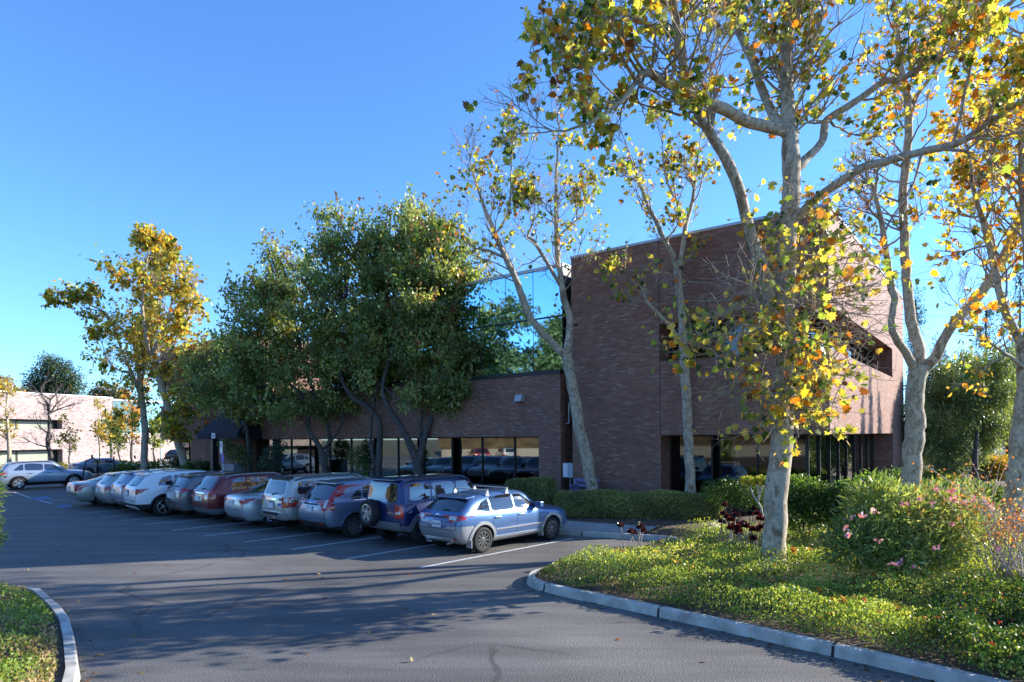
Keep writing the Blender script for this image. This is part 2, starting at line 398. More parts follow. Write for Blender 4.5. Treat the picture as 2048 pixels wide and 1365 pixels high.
def drape(bvh, poly, how, off=.006, step=.09, base=.02):
    """lay a thin shell of the polygon on the body; how: 'R','L' sides (x,z), 'B' rear (y,z), 'F' front (y,z), 'T' top (x,y)"""
    bm = bmesh.new()
    try: bm.faces.new([bm.verts.new((a, b, 0)) for a, b in poly])
    except Exception: bm.free(); return [], []
    for ax in (0, 1):
        lo = min(p[ax] for p in poly); hi = max(p[ax] for p in poly); k = int((hi - lo) / step)
        for i in range(1, k + 1):
            c = [0, 0, 0]; c[ax] = lo + (hi - lo) * i / (k + 1); nn = [0, 0, 0]; nn[ax] = 1
            bmesh.ops.bisect_plane(bm, geom=bm.verts[:] + bm.edges[:] + bm.faces[:], plane_co=c, plane_no=nn)
    bm.verts.ensure_lookup_table(); vs = []; last = None
    for v in bm.verts:
        a, b = v.co.x, v.co.y
        o, d = {'R': ((a, -3, b), (0, 1, 0)), 'L': ((a, 3, b), (0, -1, 0)), 'B': ((-3, a, b), (1, 0, 0)), 'F': ((9, a, b), (-1, 0, 0)), 'T': ((a, b, 4), (0, 0, -1))}[how]
        loc, nn, _, _ = bvh.ray_cast(Vector(o), Vector(d)); tr = 0
        while loc is None and tr < 24 and how in 'RLB':
            tr += 1; o = (o[0], o[1] * .975, o[2] - .004) if how == 'B' else (o[0] + .02, o[1], o[2])
            loc, nn, _, _ = bvh.ray_cast(Vector(o), Vector(d))
        if loc is None: loc = last[0] if last else Vector(o) + Vector(d) * 2; nn = last[1] if last else -Vector(d)
        else:
            if nn.dot(Vector(d)) > 0: nn = -nn
            last = (loc, nn)
        vs.append((loc, nn))
    fs = [[v.index for v in f.verts] for f in bm.faces]; bm.verts.index_update()
    bnd = [(e.verts[0].index, e.verts[1].index) for e in bm.edges if len(e.link_faces) == 1]
    bm.free(); n = len(vs)
    V = [l + nn * off for l, nn in vs] + [l - nn * base for l, nn in vs]
    Fs = [tuple(f) for f in fs] + [(a, b, b + n, a + n) for a, b in bnd]
    return V, Fs
def panel(name, bvh, polys, mat, parent, off=.006, step=.09):
    mb = MB()
    for how, poly in polys:
        V, Fs = drape(bvh, poly, how, off, step)
        mb.add(V, Fs)
    me = mb.mesh(name); bm = bmesh.new(); bm.from_mesh(me); bmesh.ops.recalc_face_normals(bm, faces=bm.faces); bm.to_mesh(me); bm.free()
    return link(name, me, parent, [mat])
def ringpoly(cx, cz, r0, r1, a0, a1, n=18):
    return [(cx + r1 * math.cos(a0 + (a1 - a0) * i / n), cz + r1 * math.sin(a0 + (a1 - a0) * i / n)) for i in range(n + 1)], \
           [(cx + r0 * math.cos(a1 - (a1 - a0) * i / n), cz + r0 * math.sin(a1 - (a1 - a0) * i / n)) for i in range(n + 1)]
def text_mesh(txt, size, mat, parent, loc, rot, name='lettering', ext=.002):
    c = bpy.data.curves.new(name, 'FONT'); c.body = txt; c.size = size; c.extrude = ext; c.align_x = 'CENTER'; c.align_y = 'CENTER'
    o = bpy.data.objects.new('tmp', c); COL.objects.link(o); bpy.context.view_layer.update()
    me = bpy.data.meshes.new_from_object(o.evaluated_get(bpy.context.evaluated_depsgraph_get())); bpy.data.objects.remove(o)
    me.materials.clear(); q = link(name, me, parent, [mat]); q.location = loc; q.rotation_euler = rot; return q
WHEELS = {}
def wheel_meshes(r, width, style, rimmat):
    key = (r, style)
    if key in WHEELS: return WHEELS[key]
    rr = r * (.66 if style != 'steel' else .60)
    t = MB(); hw = width / 2
    t.lathe([(rr, -hw * .8), (rr + .02, -hw * .95), (r * .86, -hw), (r * .97, -hw * .86), (r, -hw * .5), (r, hw * .5), (r * .97, hw * .86), (r * .86, hw), (rr + .02, hw * .95), (rr, hw * .8)], 30)
    k = MB()
    k.lathe([(rr + .002, -hw * .8), (rr + .002, -hw * .96), (rr - .022, -hw * .98), (rr - .03, -hw * .55), (rr - .03, hw * .7)], 30, 0)
    k.lathe([(rr - .02, hw * .15), (.0, hw * .15)], 30, 1)          # dark barrel back
    k.lathe([(.075, -hw * .2), (.07, -hw * .82), (.035, -hw * .9), (0, -hw * .9)], 14, 0)
    ns, wd, pair = dict(multi=(10, .016, 1), five=(5, .055, 0), seven=(7, .045, 0), twin=(5, .02, 1), steel=(6, .075, 0))[style]
    for i in range(ns):
        a = 2 * PI * i / ns + .2
        for da in ((-.13, .13) if pair else (0,)):
            a2 = a + da * (.8 if style == 'twin' else .45)
            m = Matrix.Rotation(-a2, 4, 'Y')
            k.add([m @ Vector(p) for p in [(.05, -hw * .84, -wd), (.05, -hw * .84, wd), (rr - .01, -hw * .88, wd * 1.15), (rr - .01, -hw * .88, -wd * 1.15),
                                           (.05, -hw * .4, -wd), (.05, -hw * .4, wd), (rr - .01, -hw * .5, wd * 1.15), (rr - .01, -hw * .5, -wd * 1.15)]],
                  [(0, 1, 2, 3), (1, 5, 6, 2), (0, 3, 7, 4), (4, 7, 6, 5)], 0)
    tm = t.mesh('wheel', True); tm.materials.append(M['tyre'])
    km = k.mesh('rim', False); km.materials.append(rimmat); km.materials.append(M['well'])
    WHEELS[key] = (tm, km); return tm, km
FA = rad(46); FV = Vector((math.cos(FA), math.sin(FA), 0)); RV = Vector((FV.y, -FV.x, 0))

def make_car(name, label, cat, P, lon, lat, group='vehicles parked nose-in along the office kerb', rz=FA, loc=None):
    L, W, Ht = P['L'], P['W'], P['H']; hw = W / 2; zs = P.get('sill', .24); zb = P['belt']; zh = P['hood']
    ro, wb, R_ = P['ro'], P['wb'], P['R']; xr, xg = P['xroof'], P['xglass']; xA, xT = P['xA'], P['xT']
    zbr = P.get('beltr', zb + .03); tumble = P.get('tumble', .17); wt = hw - tumble
    rootloc = loc if loc is not None else FV * lon + RV * lat
    root = thing(name, label, cat, rootloc, rz, group)
    zr = P.get('roofr', Ht - .09) - .035; zt = Ht - .035
    st = []
    k = P.get('kind', 'suv')
    if k == 'sedan':
        zd = P['deck']; xd = P['xdeck']
        st += [station([.10, .0, .05, .07, .10], [.36, .58, zd - .14, zd - .06, zd - .015], [hw * .80, hw * .90, hw * .86, hw * .82, hw * .70]),
               station([.28, .20, .25, .26, .30], [zs, .56, zd - .10, zd - .03, zd], [hw * .90, hw * .985, hw * .96, hw * .90, hw * .72]),
               station([xd * .75] * 5, [zs, .56, zb, zd - .01, zd + .005], [hw * .94, hw, hw * .97, hw * .90, hw * .70]),
               station([xd, xd, xd, xd + .02, xd + .08], [zs, .56, zb, zb + .045, zd + .03], [hw * .94, hw, hw * .97, hw * .89, hw * .66]),
               station([xr - .02, xr, xr, xr, xr], [zs, .56, zb, zb + .05, zr], [hw * .94, hw, hw * .97, hw * .89, wt * .96])]
    else:
        st += [station([.12, .0, P.get('xbelt', .06), xg, xr - .03], [P.get('zlow', .34), .56, zbr, zbr + .06, zr], [hw * .82, hw * .90, hw * .90, hw * .84, wt * .90]),
               station([.26, .16, .17, xg + .10, xr + .03], [zs, .55, zbr, zbr + .06, zr + .012], [hw * .90, hw * .975, hw * .965, hw * .90, wt * .97]),
               station([.42, .42, .44, xg + .3, xr + .25], [zs, .55, zbr, zbr + .06, (zr + zt) / 2 + .01], [hw * .94, hw, hw * .985, hw * .90, wt])]
    xm = (xr + xT) / 2
    st += [station([xm * .9, xm * .95, xm * .95, xm, xm], [zs, .55, zb, zb + .05, zt], [hw * .94, hw, hw * .985, hw * .90, wt]),
           station([xT - .25, xT - .2, xT - .15, xT - .15, xT - .12], [zs, .55, zb, zb + .05, zt - .005], [hw * .94, hw, hw * .985, hw * .90, wt]),
           station([xT + .2, xT + .2, xT + .2, xT + .18, xT + .1], [zs, .55, zb - .01, zb + .04, zt - .035], [hw * .94, hw, hw * .985, hw * .90, wt * .97]),
           station([xA - .12, xA - .12, xA - .12, xA - .12, xA - .10], [zs, .55, zb - .02, zb + .0, zh + .10], [hw * .94, hw, hw * .98, hw * .92, hw * .76]),
           station([xA + .08, xA + .08, xA + .08, xA + .08, xA + .08], [zs, .55, zb - .05, zh + .0, zh + .02], [hw * .94, hw, hw * .97, hw * .88, hw * .70]),
           station([(xA + L) / 2] * 5, [zs, .55, zh - .09, zh - .03, zh - .0], [hw * .94, hw, hw * .95, hw * .86, hw * .62]),
           station([L - .30, L - .26, L - .28, L - .29, L - .32], [zs, .52, zh - .19, zh - .12, zh - .08], [hw * .88, hw * .95, hw * .88, hw * .80, hw * .58]),
           station([L - .10, L - .02, L - .08, L - .12, L - .16], [zs + .05, .50, zh - .26, zh - .20, zh - .15], [hw * .72, hw * .80, hw * .74, hw * .68, hw * .5])]
    cage = car_cage(st)
    smooth = evaluated(cage, [('SUBSURF', dict(levels=3, render_levels=3))])
    bm = bmesh.new(); bm.from_mesh(smooth); bvh = BVHTree.FromBMesh(bm)
    if P.get('cut'):
        for zc in [P['cut']] if not hasattr(P['cut'], '__len__') else P['cut']:
            bmesh.ops.bisect_plane(bm, geom=bm.verts[:] + bm.edges[:] + bm.faces[:], plane_co=(0, 0, zc), plane_no=(0, 0, 1))
    bm.to_mesh(smooth); bm.free()
    cu = MB(); Rc = R_ + .055
    for xc in (ro, ro + wb):
        vs = []; n = 36
        for s in (-1.6, 1.6): vs += [(xc + Rc * math.cos(2 * PI * i / n), s, R_ + Rc * math.sin(2 * PI * i / n)) for i in range(n)]
        cu.add(vs, [tuple(range(n)), tuple(range(2 * n - 1, n - 1, -1))] + [(i, n + i, n + (i + 1) % n, (i + 1) % n) for i in range(n)])
    cm = cu.mesh('cut'); b2 = bmesh.new(); b2.from_mesh(cm); bmesh.ops.recalc_face_normals(b2, faces=b2.faces); b2.to_mesh(cm); b2.free()
    co = bpy.data.objects.new('cut', cm); COL.objects.link(co)
    body = evaluated(smooth, [('BOOLEAN', dict(operation='DIFFERENCE', object=co, solver='EXACT'))])
    bpy.data.objects.remove(co)
    body.materials.clear()
    for m_ in (P['paint'], M['well'], P.get('lower', P['paint']), M['plastic']): body.materials.append(m_)
    cuts = P.get('cut', 0); cz = cuts[0] if hasattr(cuts, '__len__') else cuts
    for p in body.polygons:
        c = p.center; p.use_smooth = True; p.material_index = 0
        well = any(abs(math.hypot(c.x - xc, c.z - R_) - Rc) < .012 for xc in (ro, ro + wb)) and abs(p.normal.y) < .3
        if well: p.material_index = 1
        elif c.z < cz or (P.get('rearcut') and c.x < P['rearcut'][0] and c.z < P['rearcut'][1]): p.material_index = 2
        if not well and c.z < zs + .03 and p.normal.z < -.3: p.material_index = 3
    bo = link('body', body, root)
    # windows on both sides
    gw = P['side']
    pil = [min(p[0] for p in gw)] + P['pillars'] + [max(p[0] for p in gw)]
    for sd_ in ('R', 'L'):
        for i in range(len(pil) - 1):
            q = clipx(gw, pil[i] + (.03 if i else 0), pil[i + 1] - (.03 if i < len(pil) - 2 else 0))
            if len(q) >= 3:
                wn = panel('side_window', bvh, [(sd_, smoothpoly(q, 1, .12))], M['carglass'], root, .005)
        if P.get('trim'):
            zl = min(p[1] for p in gw)
            panel('window_trim', bvh, [(sd_, [(min(p[0] for p in gw) + .12, zl - .03), (max(p[0] for p in gw) - .02, zl - .03), (max(p[0] for p in gw) - .02, zl - .008), (min(p[0] for p in gw) + .12, zl - .008)])], M['chrome'], root, .010)
    zg0, zg1 = P.get('rg', (zbr + .07, zr - .03)); wg0, wg1 = P.get('rgw', (hw * .74, wt * .80))
    panel('rear_window', bvh, [('B', smoothpoly([(-wg0, zg0), (wg0, zg0), (wg1, zg1), (-wg1, zg1)], 1, .1))], M['carglass'], root, .005)
    panel('windscreen', bvh, [('F', smoothpoly([(-hw * .76, zh + .10), (hw * .76, zh + .10), (wt * .86, zt - .05), (-wt * .86, zt - .05)], 1, .1))], M['carglass'], root, .005)
    # tail lamps
    for s in (-1, 1):
        polys = [('B', [(s * y, z) for y, z in P['tail_b']])] + ([('R' if s < 0 else 'L', P['tail_s'])] if P.get('tail_s') else [])
        tl = panel('tail_light', bvh, polys, M['redlamp'], root, .016, .05)
        if P.get('tail_c'): panel('clear_lens', bvh, [('B', [(s * y, z) for y, z in P['tail_c']])], M['clearlamp'], tl, .022, .05)
        hl = panel('headlight', bvh, [('F', [(s * y, z) for y, z in [(hw * .40, zh - .26), (hw * .70, zh - .26), (hw * .72, zh - .15), (hw * .44, zh - .17)]])], M['clearlamp'], root, .01)
    # number plate in its recess
    py, pz = P.get('plate', (0, .78))
    if P.get('recess', True):
        rw = P.get('recw', .34)
        panel('plate_recess', bvh, [('B', smoothpoly([(py - rw, pz - .10), (py + rw, pz - .10), (py + rw * .9, pz + .13), (py - rw * .9, pz + .13)], 1, .12))], P.get('recm', M['greyplastic']), root, .005)
    hit = bvh.ray_cast(Vector((-3, py, pz)), Vector((1, 0, 0)))[0]; x0 = (hit.x if hit else 0) - .02
    pm = MB(); pm.box((x0 - .012, py - .155, pz - .078), (x0 + .02, py + .155, pz + .078)); pl = pm.obj('number_plate', M['white'], root)
    if P.get('plate_text'): text_mesh(P['plate_text'], .095, M['blue_text'], pl, (x0 - .016, py, pz - .006), (PI / 2, 0, -PI / 2), 'plate_number')
    if P.get('handlebar'):
        a, b, zc, mt = P['handlebar']; panel('tailgate_bar', bvh, [('B', [(-a, zc - b), (a, zc - b), (a, zc + b), (-a, zc + b)])], mt, root, .02)
    if P.get('bumper'):
        for (ya, z0, z1, mt, of) in P['bumper']:
            panel('bumper_strip', bvh, [('B', [(-ya, z0), (ya, z0), (ya, z1), (-ya, z1)])], mt, root, of)
    for s in (-1, 1):
        if P.get('refl'): panel('bumper_reflector', bvh, [('B', [(s * y, z) for y, z in P['refl']])], M['redlamp'], root, .014, .05)
    # wiper
    if k != 'sedan' and P.get('wiper', True):
        hit = bvh.ray_cast(Vector((-3, .02, zg0 + .03)), Vector((1, 0, 0)))[0]; xw = hit.x - .025
        wm = MB(); wm.tube([(xw, 0, zg0 - .02), (xw + .005, -.12, zg0 + .035), (xw + .01, -.34, zg0 + .045)], [.018, .012, .008], 5); wm.obj('rear_wiper', M['plastic'], root)
    # arches / flares
    if P.get('flare'):
        fm, ft = P['flare']
        for xc in (ro, ro + wb):
            for sd_ in ('R', 'L'):
                a0, a1 = -.12, PI + .12; n = 12; mb = MB()
                for i in range(n):
                    t0, t1 = a0 + (a1 - a0) * i / n, a0 + (a1 - a0) * (i + 1) / n
                    q = [(xc + rr_ * math.cos(t), R_ + rr_ * math.sin(t)) for rr_, t in ((Rc + .002, t0), (Rc + ft, t0), (Rc + ft, t1), (Rc + .002, t1))]
                    V, Fs = drape(bvh, q, sd_, P.get('flare_off', .02), .06, .01); mb.add(V, Fs)
                mb.obj('wheel_arch_trim', fm, root)
    if P.get('sillm'):
        for sd_ in ('R', 'L'):
            x0_, x1_ = ro + Rc + .01, ro + wb - Rc - .01
            panel('side_sill', bvh, [(sd_, [(x0_, zs + .03), (x1_, zs + .03), (x1_, zs + .15), (x0_, zs + .15)])], P['sillm'], root, .018)
    if P.get('strip'):
        z_, mt = P['strip']
        for sd_ in ('R', 'L'):
            panel('side_moulding', bvh, [(sd_, [(ro + Rc + .06, z_), (ro + wb - Rc - .05, z_), (ro + wb - Rc - .05, z_ + .035), (ro + Rc + .06, z_ + .035)])], mt, root, .014)
    # door seams and handles
    for sd_ in ('R', 'L'):
        for xd_ in P['seams']:
            sm = MB(); V, Fs = drape(bvh, [(xd_, zs + .12), (xd_ + .011, zs + .12), (xd_ + .011, zb + .02), (xd_, zb + .02)], sd_, .0025, .12, .004); sm.add(V, Fs); sm.obj('door_seam', M['well'], root)
    sm = MB()
    for yy in (-hw * .80, hw * .80):
        V, Fs = drape(bvh, [(yy, .62), (yy + .011, .62), (yy + .011, zbr), (yy, zbr)], 'B', .0025, .12, .004); sm.add(V, Fs)
    V, Fs = drape(bvh, [(-hw * .80 - .002, .61), (hw * .80, .61), (hw * .80, .622), (-hw * .80, .622)], 'B', .0025, .12, .004); sm.add(V, Fs)
    sm.obj('tailgate_seam', M['well'], root)
    for sy, sd_ in ((-1, 'R'), (1, 'L')):
        for xd_ in P['handles']:
            hit = bvh.ray_cast(Vector((xd_, 3 * sy, zb - .09)), Vector((0, -sy, 0)))[0]
            if hit:
                hm = MB(); hm.box((xd_ - .09, hit.y + sy * .012, zb - .105), (xd_ + .09, hit.y + sy * .04, zb - .075)); hm.box((xd_ - .085, hit.y - .01, zb - .10), (xd_ - .06, hit.y + sy * .02, zb - .08)); hm.box((xd_ + .06, hit.y - .01, zb - .10), (xd_ + .085, hit.y + sy * .02, zb - .08))
                bevel(hm.obj('door_handle', P.get('hmat', M['plastic']), root), .008)
        mm = MB(); yb = sy * (hw * .93)
        mm.box((xA - .42, yb, zb + .05), (xA - .30, yb + sy * .24, zb + .19)); mm.box((xA - .37, yb - sy * .08, zb + .06), (xA - .32, yb + sy * .02, zb + .10))
        bevel(mm.obj('door_mirror', P.get('mirm', P['paint']), root), .03)
    # roof gear
    if P.get('rails'):
        rm = P['rails']
        for s in (-1, 1):
            r_ = MB(); ya = s * (wt - .05); x0_, x1_ = xr + .12, xT - .02
            n = 8; pts = []
            for i in range(n + 1):
                t = i / n; xx = x0_ + (x1_ - x0_) * t; hz = bvh.ray_cast(Vector((xx, ya, 4)), Vector((0, 0, -1)))[0].z
                pts.append((xx, ya, hz + (.062 if 0 < i < n else .0)))
            r_.tube(pts, .020, 6); r_.obj('roof_rail', rm, root)
    if P.get('bars'):
        for xx in P['bars']:
            b_ = MB(); hz = bvh.ray_cast(Vector((xx, wt - .08, 4)), Vector((0, 0, -1)))[0].z
            b_.box((xx - .022, -wt + .02, hz + .11), (xx + .022, wt - .02, hz + .135))
            for s in (-1, 1): b_.add([(xx - .07, s * (wt - .10), hz - .02), (xx + .07, s * (wt - .10), hz - .02), (xx + .025, s * (wt - .07), hz + .12), (xx - .025, s * (wt - .07), hz + .12),
                                      (xx - .07, s * (wt - .03), hz - .03), (xx + .07, s * (wt - .03), hz - .03), (xx + .025, s * (wt - .03), hz + .12), (xx - .025, s * (wt - .03), hz + .12)],
                                     [(0, 1, 2, 3), (4, 7, 6, 5), (0, 3, 7, 4), (1, 5, 6, 2), (3, 2, 6, 7)])
            b_.obj('roof_bar', simple('satin_bar', (.36, .37, .38), .6, metal=.3), root)
    if P.get('spoiler'):
        sp = MB(); z_ = zr + .035
        sp.add([(xr - .16, -wt * .86, z_ - .01), (xr - .16, wt * .86, z_ - .01), (xr + .12, wt * .9, z_ + .035), (xr + .12, -wt * .9, z_ + .035),
                (xr - .15, -wt * .86, z_ - .045), (xr - .15, wt * .86, z_ - .045), (xr + .10, wt * .9, z_ - .03), (xr + .10, -wt * .9, z_ - .03)],
               [(0, 3, 2, 1), (4, 5, 6, 7), (0, 1, 5, 4), (1, 2, 6, 5), (2, 3, 7, 6), (3, 0, 4, 7)])
        bevel(sp.obj('roof_spoiler', P['spoiler'], root), .02)
    if P.get('exhaust'):
        e = MB(); e.tube([(.02, P['exhaust'], .27), (.5, P['exhaust'] + .05, .29)], .035, 12, cap=False); e.tube([(.1, P['exhaust'], .27), (.5, P['exhaust'] + .05, .29)], .028, 12); e.obj('exhaust_pipe', M['chrome'], root)
    if P.get('tow'):
        e = MB(); e.box((-.02, -.03, .33), (.4, .03, .39)); e.lathe([(0, 0)], 3) if 0 else None
        e.tube([(-.10, 0, .36), (.0, 0, .36)], .02, 8); e.tube([(-.10, 0, .34), (-.10, 0, .43), (-.10, 0, .45)], [.016, .026, .01], 8); e.obj('tow_hitch', M['chrome'], root)
    if P.get('flaps'):
        for s in (-1, 1):
            for xf, zf_ in ((ro - Rc - .03, .36), (ro + wb - Rc - .03, .34)):
                e = MB(); e.box((xf, s * (hw - .20), .16), (xf + .02, s * (hw - .01), zf_)); e.obj('mud_flap', P['flaps'], root)
    if P.get('antenna'):
        e = MB(); hz = bvh.ray_cast(Vector((xr + .18, 0, 4)), Vector((0, 0, -1)))[0].z; e.tube([(xr + .18, 0, hz - .01), (xr + .02, 0, hz + .2)], [.012, .005], 6); e.obj('antenna', M['plastic'], root)
    if P.get('spare'):
        tm, km = wheel_meshes(.36, .24, 'five', M['rim'])
        so = link('spare_wheel', tm, root); so.location = (-.13, P['spare'][0], P['spare'][1]); so.rotation_euler = (0, 0, -PI / 2)
        link('rim', km, so)
    # badge (plain oval)
    if P.get('badge'):
        zc, mt = P['badge']; hit = bvh.ray_cast(Vector((-3, 0, zc)), Vector((1, 0, 0)))[0]
        e = MB(); m_ = Matrix.Translation((hit.x - .008, 0, zc)) @ Matrix.Scale(.62, 4, (0, 0, 1)) @ Matrix.Rotation(PI / 2, 4, 'Z')
        e.lathe([(0, .0), (.06, 0), (.07, -.01), (.07, -.03)], 16); e.v = [tuple(m_ @ Vector(v)) for v in e.v]; e.obj('badge', mt, root, True)
    for (nm, pol, mt, of) in P.get('extra', []): panel(nm, bvh, pol, mt, root, of)
    # wheels
    tm, km = wheel_meshes(R_, P.get('tw', .215), P.get('wheel', 'five'), P.get('rimm', M['rim']))
    for xc in (ro, ro + wb):
        for s in (-1, 1):
            wo = link('wheel', tm, root); wo.location = (xc, s * (hw - .115), R_); wo.rotation_euler = (0, rad(20 * xc), 0 if s < 0 else PI)
            link('rim', km, wo)
    # belly so daylight does not show straight through
    u = MB(); u.box((ro - .1, -hw + .35, .22), (ro + wb + .2, hw - .35, .40)); u.obj('underbody', M['well'], root)
    bpy.data.meshes.remove(cage)
    return root

SILV = paint('silver_paint', (.42, .44, .46)); SILV2 = paint('silver_blue_paint', (.30, .36, .46)); BLUE = paint('bright_blue_paint', (.085, .17, .36), .55)
JB = paint('deep_blue_paint', (.010, .028, .11), .4); RED = paint('dark_red_paint', (.16, .014, .012), .4); GREYP = paint('warm_grey_paint', (.17, .17, .175), .5)
WHT = paint('white_paint', (.80, .80, .80), 0., .3); CHAMP = paint('champagne_silver_paint', (.44, .44, .41)); SIL3 = paint('pale_silver_paint', (.50, .53, .56), .5)
TWO = paint('satin_silver_cladding', (.36, .38, .40), .5, .42); SAGE = paint('beige_silver_paint', (.46, .47, .44), .5); CRV = paint('steel_blue_paint', (.21, .27, .38), .6)

make_car('hatchback', 'blue hatchback with silver lower cladding and roof bars at the row end by the island', 'hatchback', dict(
    L=4.35, W=1.74, H=1.46, belt=.93, beltr=.98, hood=.93, ro=.80, wb=2.60, R=.32, xroof=.62, xglass=.22, xA=3.12, xT=2.42, sill=.22, tumble=.20, roofr=1.36,
    paint=BLUE, lower=TWO, cut=[.36, .70], rearcut=(.50, .70), flare=(TWO, .085), sillm=TWO, strip=(.52, M['chrome']), wheel='multi', rimm=M['rimdark'],
    side=[(.62, 1.06), (1.0, 1.00), (2.82, .985), (2.34, 1.33), (1.9, 1.365), (1.25, 1.35), (.86, 1.24)], pillars=[1.12, 1.98], trim=0,
    tail_b=[(.50, .80), (.80, .84), (.84, .93), (.78, .96), (.46, .95)], tail_c=[(.48, .86), (.70, .85), (.70, .94), (.47, .935)], tail_s=[(.02, .84), (.26, .88), (.20, .95), (.04, .96)],
    rg=(1.035, 1.30), rgw=(.70, .56), plate=(-.05, .74), plate_text='543·VEK', recm=BLUE, seams=[1.14, 2.0, 2.86], handles=[1.30, 2.16], hmat=M['chrome'], mirm=BLUE,
    handlebar=(.40, .018, .90, M['plastic']), badge=(.945, M['chrome']), bumper=[(.62, .36, .375, M['chrome'], .02), (.58, .31, .325, M['chrome'], .02)],
    refl=[(.52, .375), (.66, .375), (.66, .41), (.52, .41)], bars=[1.15, 1.85], exhaust=-.42, flaps=TWO, antenna=1, spoiler=BLUE), 10.1, -12.38)
make_car('off_roader', 'dark blue boxy off-roader with spare wheel on its tailgate and grey arches', 'off-roader', dict(
    L=4.40, W=1.80, H=1.80, belt=1.12, beltr=1.13, hood=1.10, ro=.86, wb=2.65, R=.37, tw=.24, xroof=.20, xglass=.10, xA=3.05, xT=2.55, sill=.36, zlow=.42, tumble=.15, roofr=1.76,
    paint=JB, lower=M['greyplastic'], cut=.56, flare=(M['greyplastic'], .12), flare_off=.05, wheel='five',
    side=[(.36, 1.20), (2.90, 1.18), (2.55, 1.62), (.46, 1.64)], pillars=[1.12, 2.0],
    tail_b=[(.70, .76), (.84, .76), (.84, 1.10), (.70, 1.10)], tail_c=[(.71, .87), (.82, .87), (.82, .93), (.71, .93)], tail_s=[(.02, .76), (.15, .76), (.15, 1.10), (.05, 1.10)],
    rg=(1.16, 1.64), rgw=(.66, .60), plate=(.52, .62), recess=False, seams=[1.18, 2.02, 2.78], handles=[1.32, 2.18], spare=(.24, .86), wiper=False,
    bumper=[(.80, .48, .66, M['greyplastic'], .05)], rails=M['plastic'], spoiler=JB), 9.85, -14.44)
make_car('crossover', 'steel blue-grey crossover with tall red tail lamps beside its rear window', 'crossover', dict(
    L=4.45, W=1.79, H=1.66, belt=1.02, beltr=1.04, hood=1.02, ro=.92, wb=2.62, R=.34, xroof=.62, xglass=.16, xA=3.10, xT=2.45, sill=.27, tumble=.18, roofr=1.58,
    paint=CRV, lower=M['plastic'], cut=.36, wheel='six' if 0 else 'seven', flare=(CRV, .03),
    side=[(.80, 1.11), (2.82, 1.09), (2.45, 1.44), (2.0, 1.52), (1.5, 1.50), (1.05, 1.34)], pillars=[1.22, 2.02], trim=1,
    tail_b=[(.66, .84), (.87, .84), (.85, 1.10), (.72, 1.50), (.62, 1.50), (.70, 1.12)], tail_c=[(.66, .90), (.78, .90), (.77, 1.10), (.70, 1.12)], tail_s=[(.03, .84), (.17, .84), (.16, 1.06), (.10, 1.10), (.05, 1.1)],
    rg=(1.10, 1.50), rgw=(.66, .58), plate=(0, .86), recw=.40, recm=CRV, seams=[1.22, 2.04, 2.84], handles=[1.38, 2.2], handlebar=(.36, .022, .985, M['plastic']), badge=(1.0, M['chrome']),
    bumper=[(.78, .60, .62, M['chrome'], .01), (.72, .36, .50, M['plastic'], .012)], refl=[(.50, .45), (.66, .45), (.66, .49), (.50, .49)], spoiler=CRV), 9.2, -16.92)
make_car('estate_truck', 'silver boxy sport utility wagon with stickers on its tailgate and a tow ball', 'sport utility', dict(
    L=4.60, W=1.76, H=1.72, belt=1.10, beltr=1.12, hood=1.06, ro=.98, wb=2.68, R=.36, tw=.24, xroof=.30, xglass=.10, xA=3.25, xT=2.75, sill=.38, zlow=.42, tumble=.14, roofr=1.68,
    paint=SAGE, wheel='five', side=[(.42, 1.17), (3.05, 1.15), (2.72, 1.54), (.52, 1.56)], pillars=[1.36, 2.22],
    tail_b=[(.70, .80), (.86, .80), (.86, 1.10), (.70, 1.10)], tail_c=[(.71, .96), (.84, .96), (.84, 1.08), (.71, 1.08)], tail_s=[(.02, .80), (.12, .80), (.12, 1.10), (.05, 1.10)],
    rg=(1.17, 1.56), rgw=(.62, .54), plate=(-.02, .84), recw=.22, seams=[1.38, 2.24, 3.02], handles=[1.54, 2.4], handlebar=(.30, .02, 1.03, M['chrome']),
    bumper=[(.78, .46, .66, SAGE, .05), (.50, .57, .64, M['plastic'], .055)], rails=M['plastic'], spoiler=M['plastic'], tow=1,
    extra=[('sticker', [('B', [(-.60, 1.0), (-.44, 1.0), (-.44, 1.07), (-.60, 1.07)])], simple('brown_sticker', (.22, .08, .05), .5), .008),
           ('sticker', [('B', [(-.62, .84), (-.42, .84), (-.42, .92), (-.62, .92)])], simple('blue_sticker', (.08, .13, .42), .5), .008),
           ('sticker', [('B', smoothpoly([(.56, .86), (.66, .86), (.66, .96), (.56, .96)], 2))], simple('yellow_sticker', (.6, .55, .05), .5), .008),
           ('sticker', [('B', [(.50, 1.0), (.58, 1.0), (.58, 1.09), (.50, 1.09)])], simple('pink_sticker', (.5, .2, .2), .5), .008),
           ('sticker', [('B', [(.44, 1.2), (.55, 1.2), (.54, 1.36), (.44, 1.36)])], M['white'], .014)]), 9.0, -18.88)
